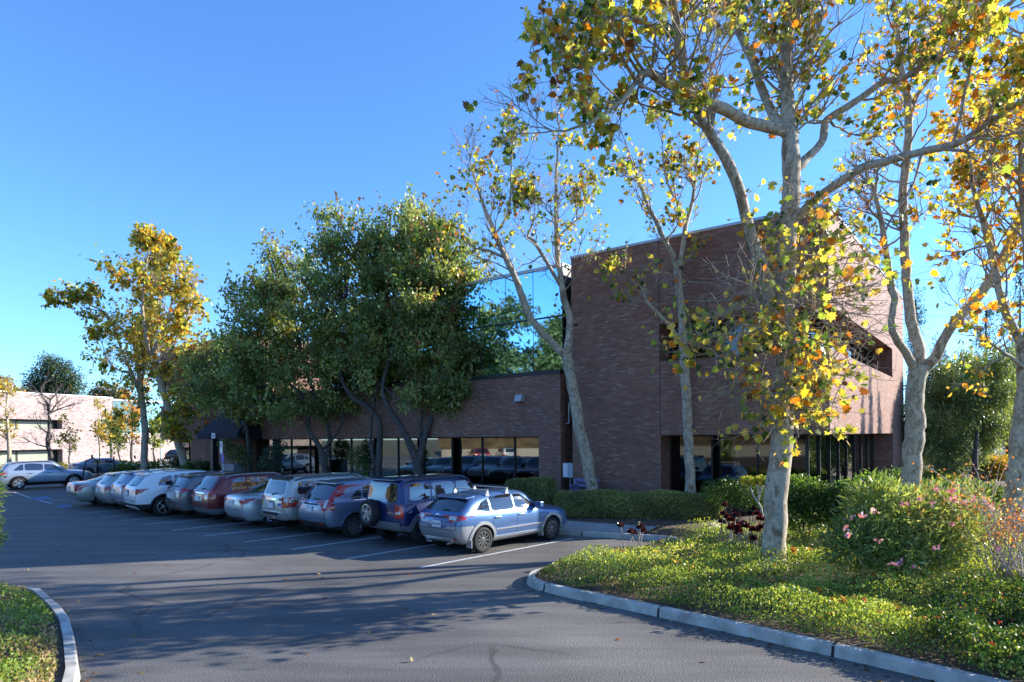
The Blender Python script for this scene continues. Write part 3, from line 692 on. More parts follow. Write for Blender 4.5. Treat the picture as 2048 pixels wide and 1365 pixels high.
make_car('saloon_car', 'pale silver saloon with slim red tail lamps between the boxy wagon and the red vehicle', 'saloon car', dict(kind='sedan',
    L=4.60, W=1.74, H=1.44, belt=.94, hood=.92, ro=1.05, wb=2.70, R=.32, xroof=1.45, xglass=.9, deck=1.06, xdeck=.62, xA=3.42, xT=2.75, sill=.22, tumble=.21, roofr=1.42,
    paint=SIL3, wheel='steel', side=[(1.05, 1.02), (3.1, .99), (2.65, 1.33), (2.2, 1.37), (1.6, 1.34)], pillars=[1.42, 2.18],
    tail_b=[(.40, .88), (.74, .80), (.84, .86), (.84, .97), (.46, .95)], tail_c=[(.52, .92), (.74, .92), (.74, .96), (.54, .955)], tail_s=[(.04, .82), (.16, .84), (.42, .98), (.06, .96)],
    rg=(1.09, 1.36), rgw=(.60, .48), plate=(0, .82), recw=.42, recm=SIL3, seams=[1.5, 2.2, 3.1], handles=[1.68, 2.4], bumper=[(.60, .30, .36, M['plastic'], .01)], handlebar=(.34, .012, .96, M['chrome'])), 8.6, -20.80)
make_car('large_crossover', 'dark red crossover with silver roof rails in the middle of the row', 'crossover', dict(
    L=4.60, W=1.82, H=1.68, belt=1.05, beltr=1.07, hood=1.04, ro=.95, wb=2.68, R=.36, xroof=.50, xglass=.14, xA=3.25, xT=2.6, sill=.28, tumble=.17, roofr=1.60,
    paint=RED, lower=M['greyplastic'], cut=.52, side=[(.72, 1.14), (3.0, 1.11), (2.6, 1.48), (1.2, 1.53), (.86, 1.48)], pillars=[1.3, 2.15],
    tail_b=[(.50, .86), (.86, .86), (.86, 1.12), (.54, 1.12)], tail_c=[(.52, .87), (.78, .87), (.78, .93), (.52, .93)], tail_s=[(.03, .86), (.24, .88), (.20, 1.12), (.06, 1.12)],
    rg=(1.15, 1.50), rgw=(.64, .56), plate=(.06, .85), recw=.34, recm=CHAMP, seams=[1.32, 2.17, 3.0], handles=[1.5, 2.33], handlebar=(.40, .02, 1.03, M['chrome']),
    refl=[(.40, .55), (.52, .55), (.52, .58), (.40, .58)], rails=SILV), 8.38, -22.95)
make_car('compact_crossover', 'warm grey compact crossover parked left of the red vehicle', 'crossover', dict(
    L=4.40, W=1.74, H=1.64, belt=1.03, beltr=1.06, hood=1.03, ro=.90, wb=2.62, R=.34, xroof=.55, xglass=.14, xA=3.1, xT=2.45, sill=.28, tumble=.18, roofr=1.56,
    paint=GREYP, lower=M['greyplastic'], cut=.50, side=[(.70, 1.16), (2.85, 1.10), (2.45, 1.46), (1.3, 1.50), (.95, 1.42)], pillars=[1.2, 2.0],
    tail_b=[(.42, .95), (.80, .97), (.84, 1.05), (.78, 1.12), (.44, 1.06)], tail_c=[(.46, .97), (.74, .99), (.74, 1.02), (.46, 1.0)], tail_s=[(.05, .96), (.36, 1.06), (.3, 1.12), (.08, 1.1)],
    rg=(1.15, 1.48), rgw=(.60, .54), plate=(.1, .84), recw=.36, recm=SILV, seams=[1.22, 2.02, 2.86], handles=[1.38, 2.18], refl=[(.5, .40), (.66, .40), (.66, .46), (.5, .46)], rails=GREYP, spoiler=GREYP), 8.15, -24.93)
make_car('white_crossover', 'white crossover with black lower band and bright multi-spoke wheels', 'crossover', dict(
    L=4.60, W=1.80, H=1.66, belt=1.06, beltr=1.08, hood=1.04, ro=.95, wb=2.76, R=.37, xroof=.52, xglass=.14, xA=3.3, xT=2.6, sill=.26, tumble=.17, roofr=1.58,
    paint=WHT, lower=M['plastic'], cut=.50, flare=(M['plastic'], .06), wheel='twin', side=[(.74, 1.16), (3.02, 1.12), (2.6, 1.48), (1.3, 1.53), (.92, 1.44)], pillars=[1.3, 2.2],
    tail_b=[(.46, .90), (.80, .86), (.86, .98), (.86, 1.06), (.50, 1.02)], tail_s=[(.03, .88), (.22, .92), (.34, 1.06), (.06, 1.06)],
    rg=(1.15, 1.48), rgw=(.60, .54), plate=(.12, .88), recw=.24, recm=M['greyplastic'], seams=[1.32, 2.22, 3.02], handles=[1.5, 2.4], hmat=WHT, refl=[(.50, .62), (.66, .62), (.66, .645), (.50, .645)],
    bumper=[(.60, .30, .40, WHT, .02)], spoiler=WHT), 7.3, -26.85)
make_car('grey_silver_crossover', 'silver-blue crossover half hidden behind the white crossover', 'crossover', dict(
    L=4.50, W=1.74, H=1.66, belt=1.05, beltr=1.07, hood=1.03, ro=.93, wb=2.66, R=.34, xroof=.50, xglass=.14, xA=3.15, xT=2.5, sill=.28, tumble=.17, roofr=1.58,
    paint=SILV2, lower=M['greyplastic'], cut=.44, side=[(.7, 1.15), (2.9, 1.11), (2.5, 1.46), (1.3, 1.52), (.9, 1.44)], pillars=[1.2, 2.05],
    tail_b=[(.46, .98), (.80, .99), (.84, 1.08), (.50, 1.10)], tail_c=[(.48, .96), (.76, .97), (.76, 1.0), (.48, 1.0)], tail_s=[(.05, .98), (.34, 1.04), (.30, 1.1), (.08, 1.1)],
    rg=(1.15, 1.48), rgw=(.60, .54), plate=(.2, .84), recw=.3, recm=SAGE, seams=[1.22, 2.07, 2.9], handles=[1.38, 2.2], spoiler=SILV2, refl=[(.5, .42), (.62, .42), (.62, .5), (.5, .5)]), 7.38, -28.85)
make_car('compact_hatchback', 'silver compact hatchback second from the far end of the row', 'hatchback', dict(
    L=4.20, W=1.70, H=1.54, belt=.98, beltr=1.0, hood=.96, ro=.82, wb=2.58, R=.32, xroof=.50, xglass=.14, xA=3.0, xT=2.35, sill=.23, tumble=.19, roofr=1.46,
    paint=SAGE, side=[(.70, 1.07), (2.75, 1.03), (2.35, 1.36), (1.3, 1.41), (.92, 1.34)], pillars=[1.1, 1.95],
    tail_b=[(.52, .80), (.84, .80), (.84, .96), (.54, .98)], tail_c=[(.56, .90), (.74, .90), (.74, .95), (.56, .95)], tail_s=[(.03, .80), (.22, .82), (.2, .96), (.05, .96)],
    rg=(1.06, 1.38), rgw=(.58, .52), plate=(.1, .80), recw=.3, recm=SAGE, seams=[1.12, 1.97, 2.8], handles=[1.28, 2.1], spoiler=SAGE), 7.3, -30.85)
make_car('saloon_car', 'champagne silver saloon closing the far end of the parked row', 'saloon car', dict(kind='sedan',
    L=4.80, W=1.80, H=1.45, belt=.96, hood=.94, ro=1.12, wb=2.79, R=.33, xroof=1.65, xglass=.9, deck=1.04, xdeck=.80, xA=3.6, xT=2.9, sill=.22, tumble=.21, roofr=1.43,
    paint=CHAMP, wheel='seven', side=[(1.25, 1.04), (3.3, 1.0), (2.85, 1.34), (2.3, 1.38), (1.8, 1.35)], pillars=[1.65, 2.4],
    tail_b=[(.62, .70), (.86, .70), (.86, .97), (.66, .97)], tail_s=[(.03, .70), (.24, .70), (.14, .98), (.05, .98)],
    rg=(1.08, 1.37), rgw=(.62, .50), plate=(.05, .80), recw=.26, recm=SAGE, seams=[1.7, 2.42, 3.3], handles=[1.88, 2.6], strip=(.58, M['plastic']), bumper=[(.80, .57, .60, M['plastic'], .015)]), 6.7, -32.9)
g0 = gnd(42, 972); wl = Vector((g0.x * .93, g0.y * .93, 0))
make_car('estate_car', 'silver-blue estate with roof rails parked alone on the far left of the lot', 'estate car', dict(
    L=4.82, W=1.82, H=1.66, belt=1.03, beltr=1.05, hood=1.00, ro=.98, wb=2.74, R=.36, xroof=.55, xglass=.20, xA=3.45, xT=2.7, sill=.27, tumble=.19, roofr=1.56,
    paint=SILV2, lower=M['plastic'], cut=.34, flare=(M['plastic'], .05), sillm=M['plastic'], wheel='five', side=[(.70, 1.13), (3.15, 1.08), (2.75, 1.42), (1.6, 1.51), (1.1, 1.46)], pillars=[1.25, 2.2],
    tail_b=[(.56, .90), (.86, .86), (.88, .98), (.60, 1.02)], tail_s=[(.03, .86), (.36, .92), (.42, 1.02), (.05, 1.02)],
    rg=(1.12, 1.46), rgw=(.62, .54), plate=(0, .82), recw=.34, recm=SILV2, seams=[1.38, 2.25, 3.2], handles=[1.56, 2.45], rails=M['plastic']), 0, 0,
    group=None, loc=wl + Vector((-.35, .1, 0)) - FV * 1.0)
make_car('saloon_car', 'slate blue saloon mostly hidden between the far left estate and the row', 'saloon car', dict(kind='sedan',
    L=4.6, W=1.78, H=1.42, belt=.94, hood=.92, ro=1.05, wb=2.70, R=.32, xroof=1.45, xglass=.9, deck=1.04, xdeck=.62, xA=3.42, xT=2.75, sill=.22, tumble=.21, roofr=1.40,
    paint=paint('slate_blue_paint', (.22, .29, .38)), side=[(1.05, 1.02), (3.1, .99), (2.65, 1.33), (2.2, 1.37), (1.6, 1.34)], pillars=[1.42, 2.18],
    tail_b=[(.5, .84), (.84, .84), (.84, .97), (.5, .97)], rg=(1.09, 1.36), rgw=(.60, .48), plate=(0, .80), seams=[1.5, 2.2, 3.1], handles=[1.68, 2.4]), 0, 0,
    group=None, rz=FA, loc=at(140, 950, 51).xy.to_3d())
make_car('dark_car', 'black car standing far away in front of the pale distant building', 'car', dict(
    L=4.6, W=1.8, H=1.62, belt=1.03, beltr=1.05, hood=1.00, ro=.95, wb=2.7, R=.34, xroof=.55, xglass=.20, xA=3.3, xT=2.6, sill=.27, tumble=.19,
    paint=paint('black_paint', (.012, .012, .014), .2), side=[(.75, 1.14), (3.0, 1.10), (2.6, 1.42), (1.2, 1.48)], pillars=[1.25, 2.1],
    tail_b=[(.56, .86), (.84, .86), (.84, 1.0), (.60, 1.0)], rg=(1.12, 1.44), rgw=(.62, .54), plate=(0, .82), seams=[1.38, 2.25], handles=[1.56, 2.35]), 0, 0,
    group=None, rz=rad(10), loc=at(333, 918, 84).xy.to_3d())

# ------------------------------------------------------------------ ground, lot, kerbs
def sheet(name, poly, z, mat, step=None, zf=None, kind='structure', parent=None, uv=False):
    bm = bmesh.new(); bm.faces.new([bm.verts.new((a, b, z)) for a, b in poly])
    if step:
        for ax in (0, 1):
            lo = min(p[ax] for p in poly); hi = max(p[ax] for p in poly); k = int((hi - lo) / step)
            for i in range(1, k + 1):
                c = [0, 0, 0]; c[ax] = lo + (hi - lo) * i / (k + 1); nn = [0, 0, 0]; nn[ax] = 1
                bmesh.ops.bisect_plane(bm, geom=bm.verts[:] + bm.edges[:] + bm.faces[:], plane_co=c, plane_no=nn)
    if zf:
        for v in bm.verts: v.co.z = zf(v.co.x, v.co.y)
    bmesh.ops.recalc_face_normals(bm, faces=bm.faces)
    if sum(f.normal.z for f in bm.faces) < 0: bmesh.ops.reverse_faces(bm, faces=bm.faces)
    me = bpy.data.meshes.new(name); bm.to_mesh(me); bm.free()
    for p in me.polygons: p.use_smooth = True
    o = link(name, me, parent, [mat]); o['kind'] = kind; return o
def crom(pts, n=6):
    out = []; P_ = [pts[0]] + list(pts) + [pts[-1]]
    for i in range(1, len(P_) - 2):
        a, b, c, d = [np.array(q, float) for q in P_[i - 1:i + 3]]
        for k in range(n):
            t = k / n; out.append(tuple(.5 * ((2 * b) + (-a + c) * t + (2 * a - 5 * b + 4 * c - d) * t * t + (-a + 3 * b - 3 * c + d) * t ** 3)))
    out.append(tuple(pts[-1])); return out
def offset(path, d):
    out = []
    for i, p in enumerate(path):
        a = np.array(path[max(i - 1, 0)]); b = np.array(path[min(i + 1, len(path) - 1)]); t = (b - a) / max(np.linalg.norm(b - a), 1e-9)
        out.append((p[0] - t[1] * d, p[1] + t[0] * d))
    return out
def kerb(name, path, width=.155, h=.15, gap=2.4):
    inner = offset(path, width); batter = offset(path, .03); mb = MB(); V = []
    for a, b, c in zip(path, batter, inner): V += [(a[0], a[1], -.05), (b[0], b[1], h - .018), (b[0] * .85 + c[0] * .15, b[1] * .85 + c[1] * .15, h), (c[0], c[1], h), (c[0], c[1], -.05)]
    Fs = []; n = 5
    for i in range(len(path) - 1):
        for j in range(n - 1): Fs.append((i * n + j, (i + 1) * n + j, (i + 1) * n + j + 1, i * n + j + 1))
    mb.add(V, Fs)
    # dark joint grooves
    acc = 0
    for i in range(1, len(path) - 1):
        acc += math.dist(path[i], path[i - 1])
        if acc > gap:
            acc = 0; a, b, c = Vector((*path[i], 0)), Vector((*batter[i], 0)), Vector((*inner[i], 0)); t = (c - a).normalized().cross(Vector((0, 0, 1))) * .017
            a2 = a - (c - a).normalized() * .004; b2 = b - (c - a).normalized() * .006
            q = [a2 + t, a2 - t, b2 - t + Vector((0, 0, h - .014)), b2 + t + Vector((0, 0, h - .014))]
            mb.add(q, [(0, 1, 2, 3)], 1)
            z = Vector((0, 0, h + .003)); mb.add([b2 + t + z, b2 - t + z, c - t + z, c + t + z], [(0, 1, 2, 3)], 1)
    o = mb.obj(name, [M['concrete'], M['tyre']]); o['kind'] = 'structure'; return o

sheet('ground', [(-900, -900), (900, -900), (900, 900), (-900, 900)], -.03, M['land'])
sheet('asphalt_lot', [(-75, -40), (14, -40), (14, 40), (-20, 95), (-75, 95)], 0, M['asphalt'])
def ll(lon, lat): v = FV * lon + RV * lat; return (v.x, v.y)
kp = [(9.5, 2.0), (7.2, 4.4), (5.75, 6.3), (4.85, 7.37), (4.27, 8.02), (3.09, 9.26), (2.26, 10.11), (1.50, 10.85), (.66, 11.68), (.30, 12.25), (.30, 12.85), (.62, 13.35), (1.2, 13.75), (2.4, 14.6), (3.7, 15.7), (4.3, 16.6), (4.1, 17.2), (3.45, 17.55)]
kpath = crom(kp, 5)
row = [(3.45, 17.55), ll(14.4, -12.1), ll(13.9, -16), ll(13.4, -21), ll(12.9, -27), ll(12.4, -33), ll(12.1, -37)]
rowp = crom(row, 8)
kerb('kerb', kpath[:-1] + rowp[:], gap=2.3) if 0 else None
full = kpath[:-1] + rowp
tail_ = crom([ll(12.1, -37), ll(12.9, -39.5), ll(16, -42), ll(24, -46), ll(40, -52)], 5)
full = full + tail_[1:]
kerb('kerb', full[::-1], gap=2.3)
lk = [(-40, 10.9), (-16, 12.1), (-11, 12.15), (-9.2, 12.10), (-8.65, 11.85), (-7.55, 10.75), (-6.85, 9.98), (-6.1, 9.0), (-5.2, 7.75), (-3.9, 5.6), (-1, .5)]
lkp = []
for i in range(len(lk) - 1):
    n = max(1, int(math.dist(lk[i], lk[i + 1]) / .5))
    lkp += [tuple(np.array(lk[i]) * (1 - t / n) + np.array(lk[i + 1]) * t / n) for t in range(n)]
lkp.append(lk[-1])
kerb('kerb_left', lkp[::-1], gap=3.)
KP = np.array(full)
def dist_kerb(x, y):
    p = np.stack([np.atleast_1d(x), np.atleast_1d(y)], -1)[:, None, :]; a = KP[:-1][None]; b = KP[1:][None]; ab = b - a
    t = np.clip(((p - a) * ab).sum(-1) / (ab ** 2).sum(-1), 0, 1); return np.sqrt((((a + ab * t[..., None]) - p) ** 2).sum(-1)).min(1)
def soilz(x, y):
    d = dist_kerb(x, y); r = .12 + np.clip((d - 2.1) * .10, 0, .24); return r if len(r) > 1 else float(r[0])
inner = offset(full, -.10)
soil_poly = inner + [(60, 95), (60, -20), (14, -5)]
sheet('planting_soil', soil_poly, .12, M['earth'], 1.2, lambda x, y: soilz(x, y))
walk_in = offset(rowp, -.158); walk_out = offset(rowp, -1.75)
sheet('pavement', walk_in + walk_out[::-1], .156, M['pavement'])
sheet('soil_left', [(x, y) for x, y in offset(lkp[::-1], .10)[::1]] + [(-40, -20), (-2, -20)], .10, M['earth'])
# short concrete edging by the hedge end
e = MB(); a, b = gnd(1421, 1056, .2), gnd(1448, 1038, .25); t = (b - a).normalized(); n_ = t.cross(Vector((0, 0, 1))) * .09
e.prism([(q.x, q.y) for q in (a - n_, b - n_, b + n_, a + n_)], .05, .27); c = gnd(1530, 1036, .28); e.prism([(b.x, b.y - .09), (c.x, c.y - .09), (c.x, c.y + .09), (b.x, b.y + .09)], .05, .275)
o = e.obj('path_edging', M['concrete']); o['kind'] = 'structure'

# stall lines
S_ = [(841, 1136), (694.4, 1118), (582, 1099.7), (487.6, 1085), (408.5, 1072.5), (345, 1061), (290.4, 1050), (243.4, 1042), (201.5, 1035), (164, 1026.8)]
mk = MB()
def line(p, q, wd=.1, z=.004, mb=mk, mi=0):
    d = Vector((q[0] - p[0], q[1] - p[1])).normalized(); n = Vector((-d.y, d.x)) * wd / 2
    mb.add([(p[0] - n.x, p[1] - n.y, z), (q[0] - n.x, q[1] - n.y, z), (q[0] + n.x, q[1] + n.y, z), (p[0] + n.x, p[1] + n.y, z)], [(0, 1, 2, 3)], mi)
for i, s in enumerate(S_):
    g = gnd(*s); line(g, g + FV * 5.35)
g = gnd(28, 985); line(g, gnd(60, 996)); line(gnd(78, 1001), gnd(104, 1008)); line(gnd(90, 984), gnd(118, 982), .12); line(gnd(100, 1002), gnd(150, 1000), .12)
bl = MB(); q = [gnd(*p) for p in ((60, 998), (95, 994), (105, 998), (72, 1001))]
for pp in (((60, 997), (94, 993.5), (104, 997.5), (70, 1000)), ((112, 1012), (140, 1009.5), (146, 1013.5), (122, 1016))):
    q = [gnd(*p) for p in pp]; bl.add([(v.x, v.y, .004) for v in q], [(0, 1, 2, 3)])
o = mk.obj('road_markings', M['paint_line']); o['kind'] = 'structure'
o = bl.obj('blue_road_markings', M['blue_line']); o['kind'] = 'structure'

# ------------------------------------------------------------------ main office building
O_ = Vector((2.345, 25, 0)); AV = Vector((.792, -.610, 0)).normalized(); TV = Vector((.610, .792, 0)).normalized()
bz = math.atan2(AV.y, AV.x)
def loc_(s, t, z=0): return O_ + AV * s + TV * t + Vector((0, 0, z))
bld = thing('brick_office_building', 'long two-storey dark brick office building with recessed window bands behind the parked row', 'building', O_, bz)
wl_ = MB(); S1 = 9.134; T1_ = 17.3; RS, RT = 3.66, 13.3
def blk(s0, s1, t0, t1, z0, z1, mi=0, mb=wl_): mb.box((s0, t0, z0), (s1, t1, z1), mi)
Z0, Z1, Z2, Z3 = 2.85, 5.45, 6.77, 9.72
blk(0, S1, 0, T1_, Z2, Z3); blk(0, S1, 0, T1_, Z0, Z1)
for z0, z1 in ((-.1, Z0), (Z1, Z2)):
    blk(0, RS, 0, T1_, z0, z1); blk(RS, S1, RT, T1_, z0, z1)
blk(-.555, 0, 1.6, 6, -.1, Z3 - .2)                                   # set-back strip between the blocks
PW0, PW1 = -1.613, -23.6
blk(-26.5, -.555, 0, 9, Z0, 5.32); blk(PW0, -.555, 0, 9, -.1, Z0); blk(-26.5, PW1, 0, 9, -.1, Z0)
LB0, LB1, LT, LR = -38.7, -26.5, 1.8, -34.0
blk(LB0, LB1 + .0, LT, LT + 14, Z2, Z3); blk(LB0, LB1, LT, LT + 14, Z0, Z1)
for z0, z1 in ((-.1, Z0), (Z1, Z2)): blk(LR, LB1, LT, LT + 14, z0, z1)
blk(-26.497, -24.5, .9, LT, Z0, 5.2)
wl_.obj('wall', M['brick'], bld, uv=True)
cp = MB()
def coping(s0, s1, t0, t1, z, h=.09, ov=.03, mb=cp): mb.box((s0 - ov, t0 - ov, z), (s1 + ov, t1 + ov, z + h))
coping(0, S1, 0, T1_, Z3); coping(LB0, LB1, LT, LT + 14, Z3); coping(-16, -.72, .5, 10, 9.66, .13, .04)
cp.obj('roof_coping', M['cap'], bld)
c2 = MB(); c2.box((-26.5, -.03, 5.32), (-.53, 9, 5.48)); c2.obj('parapet_coping', M['black'], bld)
# movement joint and soffit line on block
sj = MB(); sj.box((3.64, -.003, Z0), (3.665, .01, Z3)); sj.obj('wall_joint', M['black'], bld)
# window bands -----------------------------------------------------------
def glassband(mull, t, z0, z1, gm, frame_w=.05, side='front', s_fixed=None, wn='window'):
    fr = MB()
    for i in range(len(mull) - 1):
        a, b = mull[i], mull[i + 1]; g = MB()
        if side == 'front': g.box((a + .02, t, z0 + .05), (b - .02, t + .03, z1 - .03))
        else: g.box((s_fixed - .03, a + .02, z0 + .05), (s_fixed, b - .02, z1 - .03))
        g.obj(wn, gm, bld)
    for m_ in mull:
        if side == 'front': fr.box((m_ - frame_w / 2, t - .06, z0), (m_ + frame_w / 2, t + .05, z1))
        else: fr.box((s_fixed - .05, m_ - frame_w / 2, z0), (s_fixed + .06, m_ + frame_w / 2, z1))
    lo, hi = mull[0], mull[-1]
    for za, zb_ in ((z0, z0 + .06), (z1 - .05, z1 - .004)):
        if side == 'front': fr.box((lo + .003, t - .05, za), (hi - .003, t + .04, zb_))
        else: fr.box((s_fixed - .04, lo + .003, za), (s_fixed + .05, hi - .003, zb_))
    fr.obj('window_frame', M['black'], bld)
def lins(a, b, n): return [a + (b - a) * i / n for i in range(n + 1)]
glassband(lins(PW1, -1.62, 12), .85, .42, Z0, M['glass'])
co_ = MB(); co_.box((PW1, .92, -.1), (PW0, 8.9, Z0)); co_.box((PW1, .3, -.1), (PW0, .92, .40))
co_.box((RS, .92, -.1), (S1 - .92, RT, Z0)); co_.box((RS, .92, Z1), (S1 - .92, RT, Z2)); co_.box((RS, .3, -.1), (S1 - .3, RT, .34))
co_.box((LB0 + .92, LT + .92, -.1), (LR, LT + 13, Z0)); co_.box((LB0 + .92, LT + .92, Z1), (LR, LT + 13, Z2))
co_.box((-15.9, .56, 5.4), (-.76, 9.9, 9.6)); co_.box((-26.49, .9, -.1), (-23.62, 5, 2.84))
co_.obj('interior_core', M['dark'], bld)
GX = S1 - .85
glassband(lins(RS, GX, 3), .85, .36, Z0, M['glass_d']); glassband(lins(RS, GX, 3), .85, Z1, Z2, M['glass_d'])
glassband(lins(.85, RT, 8), 0, .36, Z0, M['glass'], .07, 'side', GX); glassband(lins(.85, RT, 8), 0, Z1, Z2, M['glass_d'], .07, 'side', GX)
glassband(lins(LB0 + .85, LR, 2), LT + .85, .3, Z0, M['glass']); glassband(lins(LB0 + .85, LR, 2), LT + .85, Z1, Z2, M['glass'])
# upper curtain wall
for a, b in ((-15.95, -9.4), (-9.4, -5.07), (-5.07, -.74)):
    for z0, z1 in ((5.49, 7.66), (7.72, 9.64)):
        g = MB(); g.box((a + .012, .50, z0), (b - .012, .54, z1)); g.obj('curtain_glass', M['glass_b'], bld)
fr = MB(); fr.box((-16, .49, 7.655), (-.72, .55, 7.725))
for s in (-16, -12.7, -9.4, -7.2, -5.07, -3.62, -2.18, -.74): fr.box((s - .012, .495, 5.49), (s + .012, .55, 9.66))
fr.box((-.76, .5, 5.49), (-.72, 9.9, 9.66)); fr.obj('curtain_frame', M['black'], bld)
# entrance doors under the awning
dr = MB(); dr.box((-26.3, .82, .05), (-25.2, .88, 2.5)); dr.box((-25.1, .82, .05), (-24.0, .88, 2.5)); dr.obj('door', M['glass_d'], bld)
# awning
aw = MB(); s0, s1_, tf, zv, zt_, tb = -26.3, -21.6, -1.55, 2.86, 3.22, 0.
wz = 4.75
aw.add([(s0, tf, zv), (s1_, tf, zv), (s1_, tf, zt_), (s0, tf, zt_), (s0 + .9, -.02, wz), (s1_ - .9, -.02, wz), (s0, -.02, zv), (s1_, -.02, zv), (s0, -.02, zt_), (s1_, -.02, zt_)],
       [(0, 1, 2, 3), (3, 2, 5, 4), (0, 3, 8, 6), (3, 4, 8), (1, 7, 9, 2), (2, 9, 5)])
awo = aw.obj('awning', M['awning'], bld); sm_ = awo.modifiers.new('thick', 'SOLIDIFY'); sm_.thickness = .03
ns = MB(); sx = -24.25; ns.box((sx - .2, tf - .05, zv + .05), (sx + .2, tf - .032, zv + .36)); nso = ns.obj('number_sign', M['white'], awo)
text_mesh('150', .2, M['blue_text'], nso, (sx, tf - .055, zv + .205), (PI / 2, 0, 0), 'house_number')
po = MB(); po.box((-24.95, -1.45, 0), (-24.6, -1.1, zv)); po.obj('awning_post', M['black'], bld)
# wall lamp, electricity cabinet, conduit
lm = MB(); s = -2.49; z = 4.43
lm.add([(s - .17, -.002, z - .14), (s + .17, -.002, z - .14), (s + .17, -.002, z + .14), (s - .17, -.002, z + .14), (s - .17, -.26, z - .14), (s + .17, -.26, z - .14), (s + .17, -.14, z + .14), (s - .17, -.14, z + .14)],
       [(4, 5, 6, 7), (0, 4, 7, 3), (1, 2, 6, 5), (3, 7, 6, 2), (0, 1, 5, 4)])
lo_ = lm.obj('wall_lamp', M['boxgrey']); lo_.parent = bld
cb = MB(); cb.box((-.47, .02, 1.24), (-.02, .45, 1.80)); cb.box((-.46, .012, 1.26), (-.25, .02, 1.78), 1)
ca = cb.obj('meter_cabinet', [M['boxgrey'], M['white']], bld)
pi_ = MB(); pi_.tube([(-.3, .3, 0.1), (-.3, .3, 1.24)], .035, 8); pi_.tube([(-.28, .2, 3.35), (-.28, .2, 4.15)], .022, 8); pi_.tube([(-.28, .2, 3.36), (-.38, .14, 3.34)], .03, 8)
pi_.obj('conduit', M['galv'], bld)

# bench against the wall
bp = loc_(.28, -.45, soilz(3.0, 24.2)); be = thing('wooden_bench', 'weathered purple wooden bench against the brick wall behind the leaning tree', 'bench', bp, bz)
x = MB(); [x.box((-.1, -.2 + .13 * i, .42), (1.0, -.2 + .13 * i + .1, .46)) for i in range(3)]; x.obj('seat', M['purple'], be)
x = MB(); x.box((-.1, .2, .56), (1.0, .24, .68)); x.box((-.1, .22, .74), (1.0, .26, .88)); x.obj('backrest', M['purple'], be)
for xx in (-.02, .86):
    x = MB(); x.box((xx, -.2, 0), (xx + .09, -.12, .42)); x.obj('leg', M['purple'], be)
    x = MB(); x.box((xx, .14, 0), (xx + .09, .22, .82)); x.obj('leg', M['purple'], be)
for xx in (-.03, .85):
    x = MB(); x.box((xx, -.22, .60), (xx + .11, .2, .66)); x.box((xx + .02, -.2, .46), (xx + .09, -.14, .60)); x.obj('armrest', M['purple'], be)

# utility cabinet + disabled parking sign + handrails
p = at(468, 940, 35.2); uc = thing('utility_cabinet', 'pale grey metal utility cabinet in front of the awning entrance', 'cabinet', (p.x, p.y, .15), bz)
x = MB(); x.box((-.42, -.3, 0), (.5, .3, 1.35)); bevel(x.obj('cabinet_body', simple('dim_grey_cabinet', (.17, .19, .21), .5), uc), .02)
x = MB(); x.box((-.62, -.33, .02), (-.44, .30, 1.36)); x.obj('cabinet_door', M['boxgrey'], uc)
sp_ = Vector((*ll(13.35, -33.4), .0)); sg = thing('parking_sign', 'white reserved-parking sign over a blue badge sign on a steel post', 'sign', sp_, FA)
x = MB(); x.tube([(0, 0, 0), (0, 0, 2.62)], .028, 8); x.obj('post', M['galv'], sg)
x = MB(); x.box((-.045, -.16, 2.12), (-.032, .16, 2.74)); so_ = x.obj('sign_panel', M['white'], sg)
for i, t_ in enumerate(('RESERVED', 'PARKING')): text_mesh(t_, .06, M['blue_text'], so_, (-.05, 0, 2.6 - .1 * i), (PI / 2, 0, -PI / 2), 'sign_lettering')
x = MB(); x.box((-.045, -.30, 1.66), (-.032, .03, 2.24 - .13)); x.obj('blue_panel', M['bluesign'], sg)
for (pxx, pyy) in ((184, 955), (228, 950)):
    g = gnd(pxx, pyy + 18); hr = thing('handrail', 'black tubular hoop rail right of the far left estate' if pxx < 200 else 'slanting black tubular rail by the yellow-green planting', 'handrail', (g.x, g.y, 0), rad(45) if pxx < 200 else rad(120))
    x = MB(); x.tube([(-.5, 0, 0), (-.42, 0, 1.1), (-.3, 0, 1.6), (.1, 0, 1.75), (.3, 0, 1.6), (.33, 0, 0)], .045, 8)
    if pxx < 200: x.box((-.02 + .2, -.12, .9), (.5, .12, 1.2))
    x.obj('rail', M['black'], hr)

# ------------------------------------------------------------------ second building (left)
c0 = at(226, 900, 79); D2 = Vector((.34, .94, 0)).normalized(); N2 = Vector((.94, -.34, 0)).normalized()
b2 = thing('pink_brick_building', 'sunlit pale pink brick office with two dark window bands at the left edge', 'building', (c0.x, c0.y, 0), math.atan2(D2.y, D2.x))
# local x along D2 (away), local y = left of D2 (behind the face)
x = MB(); Lb = -44; jr = -6.2
x.box((Lb, 0, 5.2), (0, 14, 8.0)); x.box((Lb, 0, 1.9), (0, 14, 4.15)); x.box((jr, 0, -.1), (0, 14, 1.9)); x.box((jr, 0, 4.15), (0, 14, 5.2))
x.box((1.0, 1.2, -.1), (16, 12, 3.6)); x.box((0, 3.2, -.1), (1.0, 12, 8.0)); x.obj('wall', M['brick_b'], b2, uv=True)
x = MB(); x.box((Lb, -.04, 8.0), (.04, 14, 8.12)); x.box((.9, 1.1, 7.8), (16, 12, 8.0)); x.box((.9, 1.1, 3.6), (16, 12, 3.75)); x.obj('roof_coping', M['white'], b2)
x = MB(); x.box((Lb, 1.05, -.1), (jr, 13, 1.9)); x.box((Lb, 1.05, 4.15), (jr, 13, 5.2)); x.obj('interior_core', M['dark'], b2)
